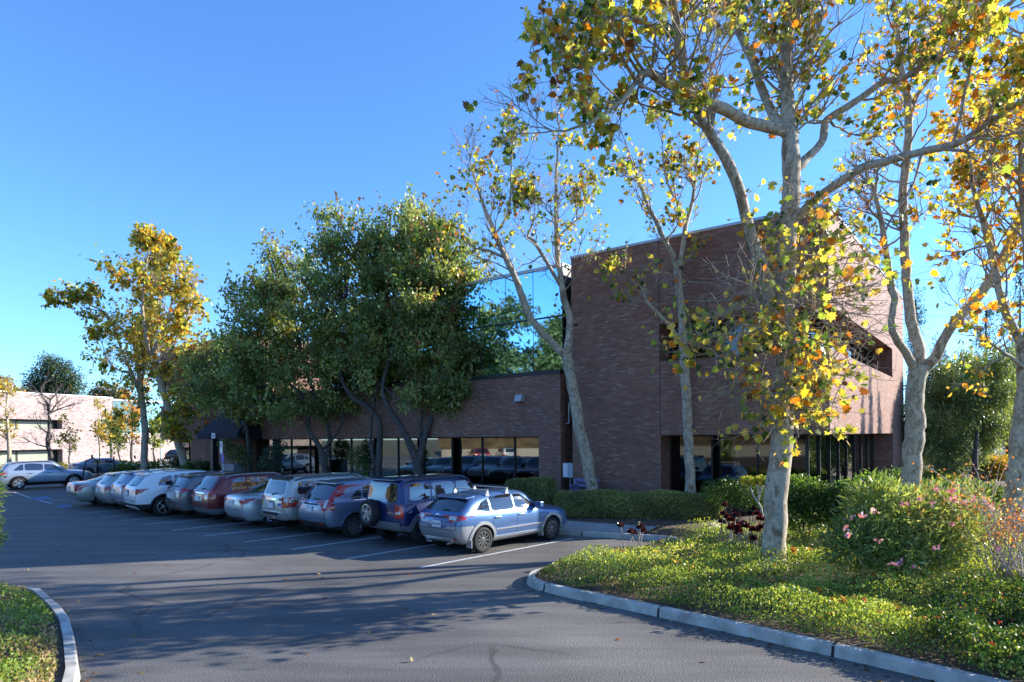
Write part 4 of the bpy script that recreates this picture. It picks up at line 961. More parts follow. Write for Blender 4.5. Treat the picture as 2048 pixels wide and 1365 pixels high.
for z0, z1 in ((.15, 1.9), (4.15, 5.2)):
    k = 0; xx = jr - .9
    fr = MB(); fr.box((jr - .9, .85, z0), (jr - .01, 1.04, z1))
    while xx > Lb + 3:
        g = MB(); g.box((xx - 3.3, .95, z0), (xx - .1, 1.0, z1 - .22)); g.obj('window', M['blind'], b2); fr.box((xx - .1, .9, z0), (xx, 1.04, z1)); xx -= 3.4
    fr.box((Lb, .9, z1 - .22), (jr, 1.04, z1 - .01)); fr.obj('window_frame', M['black'], b2)
for i in range(4):
    g = MB(); g.box((1.1 + 3.7 * i, 1.3, 3.8), (4.7 + 3.7 * i, 1.36, 7.75)); g.obj('curtain_glass', M['glass_b'] if i else M['glass'], b2)
x = MB(); x.box((.05, 3.0, -.1), (1.0, 3.19, 8.0)); x.obj('downpipe_recess', M['redbrick'], b2)
# pedestal board beside it
g = gnd(195, 931); ps = thing('notice_board', 'white framed notice board with dark side post on the pink brick building lawn', 'notice board', (g.x, g.y, 0), rad(38))
x = MB(); x.box((-.4, -.05, .25), (.35, .05, 1.15)); x.obj('board', M['white'], ps)
x = MB(); x.box((-.62, -.1, 0), (-.42, .1, 1.2)); x.obj('post', M['black'], ps)
x = MB(); [x.box((-.3, -.06, .38 + .16 * i), (.25, -.052, .44 + .16 * i)) for i in range(4)]; x.obj('notice_rows', M['boxgrey'], ps)

# distant pale building, brick wall and pole
g = at(326, 905, 108); db = thing('pale_distant_building', 'pale building with tall blue windows glimpsed beyond the left corner', 'building', (g.x, g.y, 0), rad(12))
x = MB(); x.box((-7, 0, -.1), (9, 10, 6.5)); x.obj('wall', M['farwhite'], db)
for i in range(6):
    x = MB(); x.box((-5.6 + 2.2 * i, -.03, 1.1), (-4.6 + 2.2 * i, .05, 5.4)); x.obj('window', M['farblue'], db)
g = at(330, 912, 96); dw = MB(); dw.box((-6.5, 0, -.05), (8.5, .35, 1.5)); dwo = dw.obj('low_brick_wall', M['redbrick']); dwo.location = (g.x, g.y, 0); tag(dwo, 'low red brick wall in front of the pale distant building', 'wall')
g = gnd(322, 930); x = MB(); x.tube([(0, 0, 0), (0, 0, 5.2)], .09, 8); o = x.obj('steel_post', M['white']); o.location = (g.x, g.y, 0); tag(o, 'plain white upright pole left of the leaning trunk near the corner glass', 'pole')

# ------------------------------------------------------------------ bank and wall the windows look at (outside the frame)
x = MB(); x.box((-46.4, -45, -.05), (-46, 24, 1.45)); o = x.obj('retaining_wall', M['retain']); tag(o, 'long pale retaining wall across the lot facing the office windows', 'wall')
def hill(x, y): return 1.3 + max(0, -46.2 - x) * .42 + .5 * math.sin(x * .3 + y * .21) * min(1, max(0, (-47 - x) / 5))
sheet('hillside', [(-46.2, -45), (-46.2, 24), (-75, 24), (-75, -45)], 1.8, simple('dry_hillside', (.11, .075, .035), .95, var=.5, vs_=.6), 3., hill)

# ================================================================== VEGETATION
YEL = (.68, .49, .10); YG = (.42, .41, .09); GRN = (.20, .28, .06); DGR = (.045, .10, .025); ORG = (.62, .20, .02); RDL = (.50, .06, .015); BRN = (.20, .09, .035)
def rdir(rng, d, ang):
    """turn direction d by about ang radians in a random direction"""
    d = d / np.linalg.norm(d); r = rng.normal(size=3); r -= d * r.dot(d); r /= np.linalg.norm(r)
    return d * math.cos(ang) + r * math.sin(ang)
def grow(mb, rng, p, d, L, r, lvl, tips, mi=1, bias=(0, 0, .12), wob=.22, kids=(4, 6), sides=(3, 4, 5, 6)):
    n = 5; pts = [p]; rs = [r]; d = d / np.linalg.norm(d); q = p.copy(); dd = d.copy(); dirs = []
    for i in range(n):
        dd = dd + rng.normal(0, wob, 3) + np.array(bias); dd /= np.linalg.norm(dd)
        q = q + dd * L / n; pts.append(q); rs.append(max(.0035, r * (1 - .75 * (i + 1) / n))); dirs.append(dd)
    mb.tube(pts, rs, sides[min(lvl, 3)], mi, cap=False)
    if lvl <= 0:
        for i in range(1, n + 1): tips.append((pts[i], dirs[i - 1]))
        return
    for k in range(rng.integers(kids[0], kids[1] + 1)):
        t = rng.uniform(.25, 1); j = min(int(t * n), n - 1); f = t * n - j
        pp = pts[j] * (1 - f) + pts[j + 1] * f
        grow(mb, rng, pp, rdir(rng, dirs[j], rng.uniform(.45, 1.05)), L * rng.uniform(.42, .68), max(.004, r * .45), lvl - 1, tips, mi, bias, wob, kids, sides)
def wobble(pts, rs, rng, amp=.25, n=3, thin=1.):
    """refine a hand-placed limb so it bends and thickens unevenly"""
    P_ = crom([tuple(p) for p in pts], n); R_ = np.interp(np.linspace(0, len(pts) - 1, len(P_)), range(len(pts)), rs)
    P_ = [np.array(p) + rng.normal(0, amp * (.28 if r > .05 else .8), 3) * r for p, r in zip(P_, R_)]
    R_ = [r * thin * rng.uniform(.95, 1.06) for r in R_]
    return P_, R_
def sycamore(label, base, limbs, rng_seed, leaf_n=1, leaf=.2, sprout=None, twig_L=1.3, lvl=2, density=1., group='sycamore trees with pale mottled bark', mix=(.16, .30, .22, .12, .10, .05, .05), leafmat_=None, crownz=None, tmpl=LEAF_M, extra=(), thin=.82):
    """limbs: list of (points [(px,py,Y)...], radii, spawn_start, spawn_per_m, spread)"""
    rng = np.random.default_rng(rng_seed); root = thing('sycamore_tree', label, 'tree', base, 0, group)
    mb = MB(); tips = []; B = np.array(base)
    for pts, rs, s0, per, *o in limbs:
        W_ = [np.array(at(*p)) if not isinstance(p, np.ndarray) else p for p in pts]
        P_, R_ = wobble(W_, rs, rng, thin=thin if rs[0] < .2 else (1 + thin) / 2)
        if rs[0] > .14 and s0 > .3: R_[0] *= 1.25; R_[1] *= 1.08
        mb.tube([q - B for q in P_], R_, 14 if rs[0] > .1 else 9, 0)
        m = len(P_); L = sum(np.linalg.norm(P_[i + 1] - P_[i]) for i in range(m - 1)); k = int(L * per * density)
        for i in range(k):
            t = s0 + (1 - s0) * rng.uniform() ** .8; j = min(int(t * (m - 1)), m - 2); f = t * (m - 1) - j
            pp = P_[j] * (1 - f) + P_[j + 1] * f; dd = P_[j + 1] - P_[j]; r = R_[j]
            grow(mb, rng, pp - B, rdir(rng, dd, rng.uniform(.5, 1.25)), twig_L * rng.uniform(.6, 1.3) * float(np.clip(.42 + r * 6.5, .42, 1.05)), min(.03, r * .5), lvl if rng.uniform() < .8 else lvl - 1, tips)
        if len(P_) > 2 and rs[-1] < .06:
            for q in range(3): grow(mb, rng, P_[-1] - B, rdir(rng, P_[-1] - P_[-2], rng.uniform(.1, .5)), twig_L * .6, rs[-1], lvl, tips)
    for (px, py, Y, rx, rz_, n) in extra:       # short water shoots with big leaves
        c = np.array(at(px, py, Y))
        for i in range(int(n * (1.2 if Y < 20 else 1))):
            o_ = rng.normal(0, 1, 3) * np.array([rx, rx, rz_]) * .5
            st_ = np.array([c[0], c[1], c[2] + o_[2] * .6]) - B
            v = c + o_ - B - st_; grow(mb, rng, st_, v + .01, np.linalg.norm(v) + .25, .012, 1, tips, bias=(0, 0, .02))
    mb.obj('trunk', [M['bark'], M['twig']], root, True)
    tp = np.array([t[0] for t in tips]); td = np.array([t[1] for t in tips])
    if leaf_n < 1: keep = rng.uniform(size=len(tp)) < leaf_n; tp, td = tp[keep], td[keep]; reps = 1
    else: reps = int(leaf_n)
    pos = np.repeat(tp, reps, 0) + rng.normal(0, .05, (len(tp) * reps, 3)); dr = np.repeat(td, reps, 0)
    # patchy thinning so bare twigs and clumps alternate
    ph = np.sin(pos[:, 0] * 1.9 + 1.3) + np.sin(pos[:, 1] * 2.3 + .4) + np.sin(pos[:, 2] * 2.1 + pos[:, 0]); kp_ = ph + rng.normal(0, .5, len(ph)) > -.65
    pos, dr, ph = pos[kp_], dr[kp_], ph[kp_]; n = len(pos)
    yd = dr * .5 + rng.normal(0, .6, (n, 3)) + np.array([0, 0, -.75])
    col = palette(rng, n, [DGR, GRN, YG, YEL, (.5, .33, .03), ORG, BRN], [mix[3], mix[2], mix[1], mix[0], mix[6], mix[4] * .7, mix[5] + .02], .28, None)
    leafcloud('crown', pos, leaf * rng.uniform(.45, 1.25, n), col, yd, leafmat_ or M['leaf'], tmpl, root, rng_seed)
    print(label[:40], 'leaves', n, 'verts', len(mb.v))
    return root

# --- the big sycamore in the island
b1 = at(1549, 1138, 12.4); b1.z = soilz(b1.x, b1.y) - .06
D = 12.4
Lm = [
 ([(1547, 1150, D), (1550, 1040, D), (1560, 930, D), (1567, 800, D), (1572, 680, D), (1572, 560, D), (1578, 450, D), (1583, 380, D), (1582, 320, D), (1578, 250, D + .1), (1574, 150, D + .2), (1576, 60, D + .3), (1584, -60, D + .3), (1580, -220, D + .2), (1570, -400, D), (1560, -560, D - .2)],
  [.26, .225, .225, .215, .20, .195, .185, .18, .185, .145, .13, .12, .11, .10, .07, .03], .55, 3.2),
 ([(1562, 700, D), (1540, 600, D - .1), (1520, 520, D - .3), (1498, 455, D - .5), (1478, 380, D - .7), (1448, 310, D - .9), (1407, 246, D - 1.1), (1377, 172, D - 1.3), (1357, 80, D - 1.5), (1346, 0, D - 1.7), (1330, -120, D - 1.9), (1300, -260, D - 2.1)],
  [.14, .135, .13, .125, .12, .11, .105, .10, .09, .08, .06, .03], .45, 3.2),
 ([(1574, 270, D), (1546, 232, D + .3), (1520, 165, D + .8), (1495, 100, D + 1.2), (1470, 45, D + 1.6), (1440, -40, D + 2), (1400, -180, D + 2.4)], [.115, .11, .105, .10, .09, .07, .03], .3, 3.),
 ([(1560, 262, D - .1), (1500, 245, D - .5), (1454, 221, D - .9), (1415, 205, D - 1.2), (1377, 186, D - 1.4), (1345, 172, D - 1.5), (1315, 157, D - 1.6), (1291, 145, D - 1.7), (1272, 163, D - 1.8), (1252, 195, D - 1.9), (1229, 212, D - 2), (1195, 238, D - 2.1), (1161, 252, D - 2.2), (1132, 262, D - 2.3), (1105, 262, D - 2.4)],
  [.13, .125, .12, .11, .10, .085, .08, .075, .055, .045, .04, .032, .026, .02, .012], .3, 2.9),
 ([(1272, 163, D - 1.8), (1245, 120, D - 1.9), (1215, 108, D - 2), (1190, 112, D - 2.1), (1172, 135, D - 2.2)], [.04, .034, .028, .02, .01], .1, 2.5),
 ([(1588, 345, D), (1612, 318, D + .1), (1641, 289, D + .3), (1648, 262, D + .4), (1655, 240, D + .5), (1694, 215, D + .6), (1730, 190, D + .6), (1768, 163, D + .6), (1800, 160, D + .5), (1832, 141, D + .4), (1862, 122, D + .2), (1900, 100, D), (1961, 55, D - .2), (2035, -5, D - .4), (2120, -90, D - .6)],
  [.11, .095, .09, .088, .085, .08, .078, .075, .07, .068, .062, .065, .055, .045, .02], .25, 3.6),
 ([(1838, 140, D + .4), (1860, 80, D + .6), (1905, 10, D + .8), (1960, -80, D + 1), (2000, -180, D + 1.2)], [.06, .055, .045, .03, .015], .1, 3.),
 ([(1580, 450, D - .05), (1617, 412, D - .3), (1650, 385, D - .5), (1691, 357, D - .8), (1720, 338, D - 1), (1746, 329, D - 1.1), (1808, 314, D - 1.4), (1860, 300, D - 1.6), (1909, 289, D - 1.8), (1935, 275, D - 1.9), (1961, 258, D - 2), (2000, 232, D - 2.2), (2048, 203, D - 2.4), (2130, 160, D - 2.7)],
  [.10, .095, .092, .09, .085, .082, .08, .075, .072, .055, .05, .04, .035, .015], .45, 3.2),
 ([(1905, 289, D - 1.8), (1922, 230, D - 1.8), (1935, 160, D - 1.9), (1955, 80, D - 2), (1975, 0, D - 2)], [.035, .03, .026, .02, .012], .2, 4),
 ([(1577, -60, D + .3), (1640, -160, D + .5), (1720, -280, D + .6), (1800, -420, D + .6)], [.10, .08, .06, .02], .15, 3.),
 ([(1346, 0, D - 1.7), (1310, -70, D - 1.8), (1270, -140, D - 1.9), (1240, -200, D - 2)], [.07, .05, .035, .015], .1, 2.2),
 ([(1355, 77, D - 1.5), (1290, 45, D - 1.5), (1220, 20, D - 1.6), (1160, 25, D - 1.8)], [.05, .04, .025, .012], .2, 4.),
]
EX = [(1500, 540, D - .5, .8, .9, 16), (1640, 520, D - .3, 1.1, .9, 22), (1470, 610, D - .6, .9, .9, 20), (1430, 690, D - .8, .8, .6, 16), (1620, 640, D - .5, 1.1, 1., 30), (1680, 680, D - .4, .8, .9, 16), (1570, 780, D - .8, 1., .7, 18),
      (1540, 740, D - .6, 1.1, .8, 18), (1660, 740, D - .5, .9, .9, 16), (1610, 820, D - .6, .9, .6, 15), (1690, 610, D - .3, .7, .8, 11), (1530, 640, D - .5, .8, 1., 11), (1700, 480, D - .3, .6, .8, 8), (1560, 450, D - .3, .9, .7, 9)]
sycamore('large sycamore in the island bed, thick mottled trunk hung with yellow and orange leaves', b1, Lm, 5, leaf_n=.54, leaf=.148, twig_L=1.4, density=.95, extra=EX)

# --- leaning sycamore behind the hedge (left) and upright one
D = 23.4
b2_ = at(1186, 1000, D); b2_.z = soilz(b2_.x, b2_.y) - .05
sycamore('slender leaning sycamore beside the purple bench, forking low into two bare-barked limbs', b2_, [
 ([(1188, 1010, D), (1180, 950, D), (1168, 890, D), (1158, 850, D), (1148, 790, D), (1138, 740, D), (1132, 708, D)], [.27, .24, .24, .24, .22, .21, .23], .9, .3),
 ([(1130, 712, D), (1108, 690, D), (1080, 660, D - .2), (1058, 630, D - .3), (1045, 595, D - .4), (1032, 560, D - .5), (1015, 525, D - .6), (1000, 490, D - .7), (985, 455, D - .8), (972, 425, D - .8), (960, 390, D - .9), (948, 350, D - 1), (940, 320, D - 1)], [.18, .17, .17, .16, .15, .14, .12, .11, .10, .085, .06, .04, .02], .28, 3.),
 ([(1133, 708, D), (1140, 670, D + .2), (1138, 630, D + .3), (1128, 600, D + .3), (1122, 560, D + .3), (1115, 520, D + .3), (1113, 480, D + .3), (1112, 420, D + .3), (1112, 360, D + .2), (1115, 300, D + .2), (1118, 250, D + .1)], [.18, .17, .16, .15, .13, .12, .11, .085, .06, .04, .02], .3, 3.),
 ([(1120, 570, D + .3), (1105, 545, D + .1), (1085, 510, D), (1065, 480, D - .1), (1055, 472, D - .1), (1068, 440, D - .2), (1070, 400, D - .2)], [.09, .085, .08, .075, .06, .03, .015], .2, 3.5),
 ([(1115, 480, D + .3), (1135, 455, D + .4), (1165, 430, D + .5), (1172, 405, D + .5)], [.06, .05, .035, .015], .2, 4.),
 ([(1006, 515, D - .6), (975, 500, D - .8), (950, 497, D - 1), (925, 470, D - 1.2), (922, 430, D - 1.3), (905, 440, D - 1.4)], [.06, .05, .04, .035, .02, .012], .2, 3.),
 ([(990, 470, D - .8), (1010, 440, D - .6), (1020, 400, D - .5), (1022, 350, D - .5), (1025, 300, D - .5)], [.06, .05, .04, .03, .015], .2, 3.6),
], 11, leaf_n=.5, leaf=.165, twig_L=1.6, density=.72, mix=(.08, .30, .34, .16, .06, .08, .06))
D = 21.7
b3 = at(1381, 1000, D); b3.z = soilz(b3.x, b3.y) - .05
sycamore('upright sycamore rising behind the middle of the clipped hedge', b3, [
 ([(1381, 1010, D), (1380, 940, D), (1376, 870, D), (1374, 800, D), (1369, 740, D), (1366, 690, D), (1364, 640, D), (1358, 580, D), (1356, 540, D)], [.21, .185, .18, .18, .175, .17, .15, .14, .15], .75, .6),
 ([(1356, 545, D), (1345, 510, D - .2), (1328, 480, D - .4), (1310, 440, D - .5), (1295, 410, D - .6), (1280, 370, D - .7), (1262, 320, D - .8), (1245, 270, D - .8)], [.12, .11, .10, .085, .07, .055, .035, .015], .15, 3.),
 ([(1357, 545, D), (1365, 500, D + .2), (1372, 450, D + .3), (1385, 400, D + .4), (1392, 340, D + .4), (1400, 280, D + .4)], [.12, .11, .10, .08, .05, .02], .15, 3.),
 ([(1365, 690, D), (1345, 660, D - .2), (1318, 630, D - .4), (1295, 605, D - .6), (1285, 580, D - .7), (1262, 560, D - .8)], [.09, .085, .075, .065, .045, .02], .3, 2.6),
 ([(1372, 450, D + .3), (1350, 400, D + .2), (1330, 350, D + .1), (1325, 290, D)], [.06, .05, .035, .015], .2, 3.4),
], 12, leaf_n=.42, leaf=.165, twig_L=1.5, density=.75, mix=(.13, .34, .26, .12, .06, .06, .04))

# --- sycamores on the right
D = 16.8
b4 = at(1822, 1060, D); b4.z = soilz(b4.x, b4.y) - .05
sycamore('sycamore right of the building corner, splitting into three crooked limbs above head height', b4, [
 ([(1822, 1075, D), (1822, 1000, D), (1823, 930, D), (1827, 880, D), (1830, 850, D), (1829, 800, D), (1833, 755, D), (1838, 735, D)], [.30, .27, .255, .25, .255, .235, .235, .25], .95, .2),
 ([(1832, 745, D), (1812, 705, D - .2), (1790, 675, D - .4), (1783, 640, D - .5), (1790, 600, D - .5), (1782, 570, D - .5), (1778, 540, D - .5), (1770, 490, D - .6), (1762, 440, D - .6), (1750, 385, D - .7)], [.14, .125, .11, .10, .10, .105, .09, .085, .075, .05], .4, 1.6),
 ([(1838, 740, D), (1835, 690, D + .2), (1822, 640, D + .3), (1816, 590, D + .3), (1812, 540, D + .3), (1808, 470, D + .3), (1806, 400, D + .3), (1812, 330, D + .3), (1816, 270, D + .3), (1816, 200, D + .3), (1800, 130, D + .4), (1795, 60, D + .5), (1785, -20, D + .6), (1780, -150, D + .7), (1770, -300, D + .8)], [.18, .17, .16, .145, .14, .135, .13, .125, .12, .11, .09, .08, .07, .05, .02], .3, 2.6),
 ([(1840, 745, D), (1870, 715, D - .1), (1892, 670, D - .3), (1925, 630, D - .5), (1960, 590, D - .7), (1990, 545, D - .9), (2015, 500, D - 1.1), (2035, 450, D - 1.2), (2055, 400, D - 1.3), (2080, 300, D - 1.5), (2100, 180, D - 1.6), (2120, 40, D - 1.8)], [.17, .16, .15, .145, .14, .135, .13, .125, .12, .10, .06, .03], .35, 2.8),
 ([(1816, 220, D + .3), (1850, 170, D + .2), (1890, 110, D), (1920, 30, D - .1), (1940, -60, D - .2)], [.07, .065, .05, .035, .015], .15, 3.),
 ([(1990, 545, D - .9), (1985, 480, D - .7), (1960, 420, D - .5), (1945, 370, D - .4), (1930, 320, D - .3)], [.07, .06, .05, .035, .015], .1, 3.4),
], 13, leaf_n=.36, leaf=.155, twig_L=1.5, density=.85, mix=(.22, .26, .14, .08, .14, .06, .10))
D = 14.6
b5 = at(2030, 1100, D); b5.z = soilz(b5.x, b5.y) - .05
sycamore('sycamore at the right edge with a slanting upper limb and golden leaves', b5, [
 ([(2030, 1115, D), (2030, 1030, D), (2034, 950, D), (2040, 880, D), (2048, 800, D), (2052, 740, D), (2052, 690, D)], [.26, .225, .215, .21, .20, .195, .20], .9, .3),
 ([(2052, 700, D), (2028, 660, D + .1), (2005, 610, D + .2), (1995, 560, D + .3), (1980, 500, D + .4), (1965, 440, D + .5), (1948, 380, D + .6), (1940, 320, D + .7), (1925, 250, D + .8)], [.12, .11, .10, .09, .08, .07, .055, .035, .015], .15, 3.2),
 ([(2054, 700, D), (2062, 620, D - .1), (2058, 520, D - .2), (2050, 420, D - .3), (2046, 330, D - .3), (2050, 220, D - .4), (2060, 80, D - .5), (2070, -80, D - .5), (2090, -240, D - .5)], [.15, .14, .13, .12, .11, .10, .08, .05, .02], .2, 2.8),
 ([(2052, 740, D), (2020, 715, D - .3), (1985, 690, D - .5), (1950, 660, D - .7), (1925, 620, D - .8)], [.06, .05, .035, .025, .012], .1, 4.),
], 14, leaf_n=.5, leaf=.14, twig_L=1.4, density=1., mix=(.34, .26, .06, .04, .2, .03, .12))
# trees just outside the frame on the right: they throw the long streaked shadows
for i, (x_, y_, h_) in enumerate([]):
    b = Vector((x_, y_, .3)); up = [np.array((x_ + .12 * math.sin(k * 1.3 + i), y_ + .1 * math.cos(k + i), .3 + h_ * k / 8)) for k in range(9)]
    l2 = [up[3], up[3] + np.array((-.8, .3, 1.5)), up[3] + np.array((-1.6, .5, 3.4)), up[3] + np.array((-2., .6, 5.5))]; l3 = [up[3], up[3] + np.array((.7, -.6, 1.8)), up[3] + np.array((1.2, -1.3, 3.6)), up[3] + np.array((1.5, -1.6, 5.6))]
    sycamore('sycamore outside the frame, number %s from the camera along the right side of the beds' % ('one', 'two', 'three', 'four')[i], b, [(up, [.24, .22, .2, .18, .15, .12, .09, .06, .03], .35, 2.2), (l2, [.11, .09, .06, .03], .2, 2.6), (l3, [.11, .09, .06, .03], .2, 2.6)],
             30 + i, leaf_n=.4, leaf=.22, twig_L=1.7, density=1.1, tmpl=LEAF_S)

# --- distant left sycamores
D = 47
def gz(v): return Vector((v.x, v.y, .12))
b6 = gz(at(290, 940, D))
far_limbs = [
 ([(290, 945, D), (288, 900, D), (290, 860, D), (284, 800, D), (278, 750, D), (270, 700, D), (262, 660, D)], [.30, .26, .25, .22, .18, .14, .10], .3, 2.4),
 ([(284, 800, D), (262, 745, D - .5), (240, 690, D - 1), (222, 640, D - 1.2), (190, 615, D - 1.5), (160, 600, D - 1.8), (130, 598, D - 2)], [.16, .14, .11, .08, .05, .03, .015], .3, 2.4),
 ([(280, 770, D), (300, 700, D + .5), (312, 640, D + .8), (318, 580, D + 1), (320, 530, D + 1)], [.14, .12, .09, .06, .02], .2, 2.8),
 ([(262, 745, D - .5), (236, 740, D - .6), (215, 720, D - .8), (205, 690, D - .9)], [.09, .07, .05, .02], .2, 2.8)]
sycamore('bushy golden-green sycamore left of the leaning one by the far office block', b6, far_limbs, 15, leaf_n=1, leaf=.25, twig_L=1.7, density=.9, extra=[(255, 790, 47, 2.4, 1.6, 16), (215, 740, 46.5, 2., 1.6, 12), (300, 740, 47, 2.2, 2., 16), (285, 850, 47, 1.8, 1.4, 10), (235, 690, 46.5, 2, 1.8, 12)], mix=(.08, .34, .32, .16, .03, .04, .12), tmpl=LEAF_S)
b7 = gz(at(372, 945, D - 2)); D = 45
sycamore('tall golden sycamore whose pale trunk leans left in front of the far office block', b7, [
 ([(374, 945, D), (368, 925, D), (358, 890, D), (346, 850, D), (334, 810, D), (322, 770, D), (312, 740, D), (300, 710, D)], [.34, .30, .28, .27, .25, .23, .21, .2], .6, 1.6),
 ([(302, 715, D), (318, 680, D), (335, 640, D + .3), (345, 600, D + .5), (352, 560, D + .6), (350, 515, D + .6)], [.16, .14, .12, .09, .06, .02], .1, 3.6),
 ([(302, 715, D), (292, 670, D - .4), (285, 620, D - .7), (288, 570, D - .9), (295, 520, D - 1), (300, 485, D - 1)], [.16, .14, .12, .08, .05, .02], .1, 3.4),
 ([(310, 730, D), (335, 700, D - .5), (362, 660, D - .8), (378, 620, D - 1), (384, 580, D - 1)], [.12, .10, .07, .05, .02], .1, 3.2),
 ([(340, 830, D), (362, 805, D - .6), (372, 780, D - .8), (360, 850, D - .9)], [.06, .05, .03, .012], .1, 4.)],
 16, leaf_n=1, leaf=.28, twig_L=1.8, density=1., extra=[(350, 790, 44.5, 2.2, 2., 18), (375, 840, 44, 1.8, 1.8, 14), (330, 730, 45, 2.4, 2., 18), (365, 690, 45, 1.8, 2.2, 14), (330, 640, 45, 2.6, 2., 16), (310, 560, 45, 2, 2., 12), (350, 560, 45.5, 2, 2., 12)], mix=(.16, .34, .22, .08, .06, .04, .16), tmpl=LEAF_S)
# small thin trees against the pink building
def small_tree(label, px, py, Y, ht, rng_seed, leaves, cols, spread=.5, r=.09, cat='tree', name='young_tree', leaf=.22, mat=None, group='young thin trees by the pink brick building', leanx=0., bark=None):
    b = at(px, py, Y); b.z = .1 if Y > 25 else soilz(b.x, b.y) - .02; rng = np.random.default_rng(rng_seed)
    root = thing(name, label, cat, b, 0, group); mb = MB(); tips = []
    up = [np.array((leanx * ht * (k / 5) ** 1.5 + rng.normal(0, .03) * ht * .3, rng.normal(0, .1), ht * .85 * k / 5)) for k in range(6)]
    up[0][:] = 0; P_, R_ = wobble(up, [r, r * .8, r * .7, r * .5, r * .35, r * .2], rng); mb.tube(P_, R_, 7)
    for i in range(int(10 * spread * 2)):
        j = rng.integers(len(P_) // 3, len(P_)); grow(mb, rng, P_[j], rdir(rng, np.array((0, 0, 1.)), rng.uniform(.4, 1.2)), ht * spread * rng.uniform(.25, .5), r * .35, 2, tips, 0)
    mb.obj('trunk', bark or M['bark2'], root, True)
    tp = np.array([t[0] for t in tips]); td = np.array([t[1] for t in tips]); n = leaves
    if n:
        i = rng.integers(0, len(tp), n); pos = tp[i] + rng.normal(0, .10, (n, 3))
        leafcloud('crown', pos, leaf * rng.uniform(.5, 1.2, n), palette(rng, n, cols, [1] * len(cols)), td[i] + rng.normal(0, .6, (n, 3)) + np.array([0, 0, -.5]), mat or M['leaf'], LEAF_S if leaf > .12 else LEAF_Q, root, rng_seed)
    return root
AUT = [YEL, YG, (.5, .33, .05), BRN, GRN]
small_tree('leafy golden young tree at the very left edge behind the estate car', 18, 945, 60, 8.5, 41, 700, AUT, .45, .22, bark=M['bark'])
small_tree('bare crooked dark tree in front of the pink building windows', 100, 945, 58, 7.6, 42, 0, AUT, .62, .24)
small_tree('small dark-leaved tree against the pink wall right of the bare one', 140, 940, 66, 4.5, 43, 500, [DGR, BRN, GRN], .6, .1)
small_tree('slim yellow young tree beside the white notice board', 198, 945, 60, 6.4, 44, 650, AUT, .4, .10, bark=M['bark'])
small_tree('slim dark-stemmed tree at the corner of the pink building', 222, 945, 66, 6.6, 45, 260, [DGR, BRN, GRN], .4, .13)
small_tree('low olive bushy tree before the shaded brick base of the far wing', 240, 940, 62, 4.6, 46, 1500, [GRN, DGR, (.16, .17, .05)], .7, .1)
small_tree('orange-yellow tree between the far wing and the leaning trunk', 268, 940, 58, 7.5, 47, 1500, [YEL, ORG, YG, (.5, .33, .05)], .5, .13)
small_tree('small round green and yellow tree beside the white pole', 308, 935, 60, 4.6, 48, 1100, [YG, GRN, GRN], .6, .10)

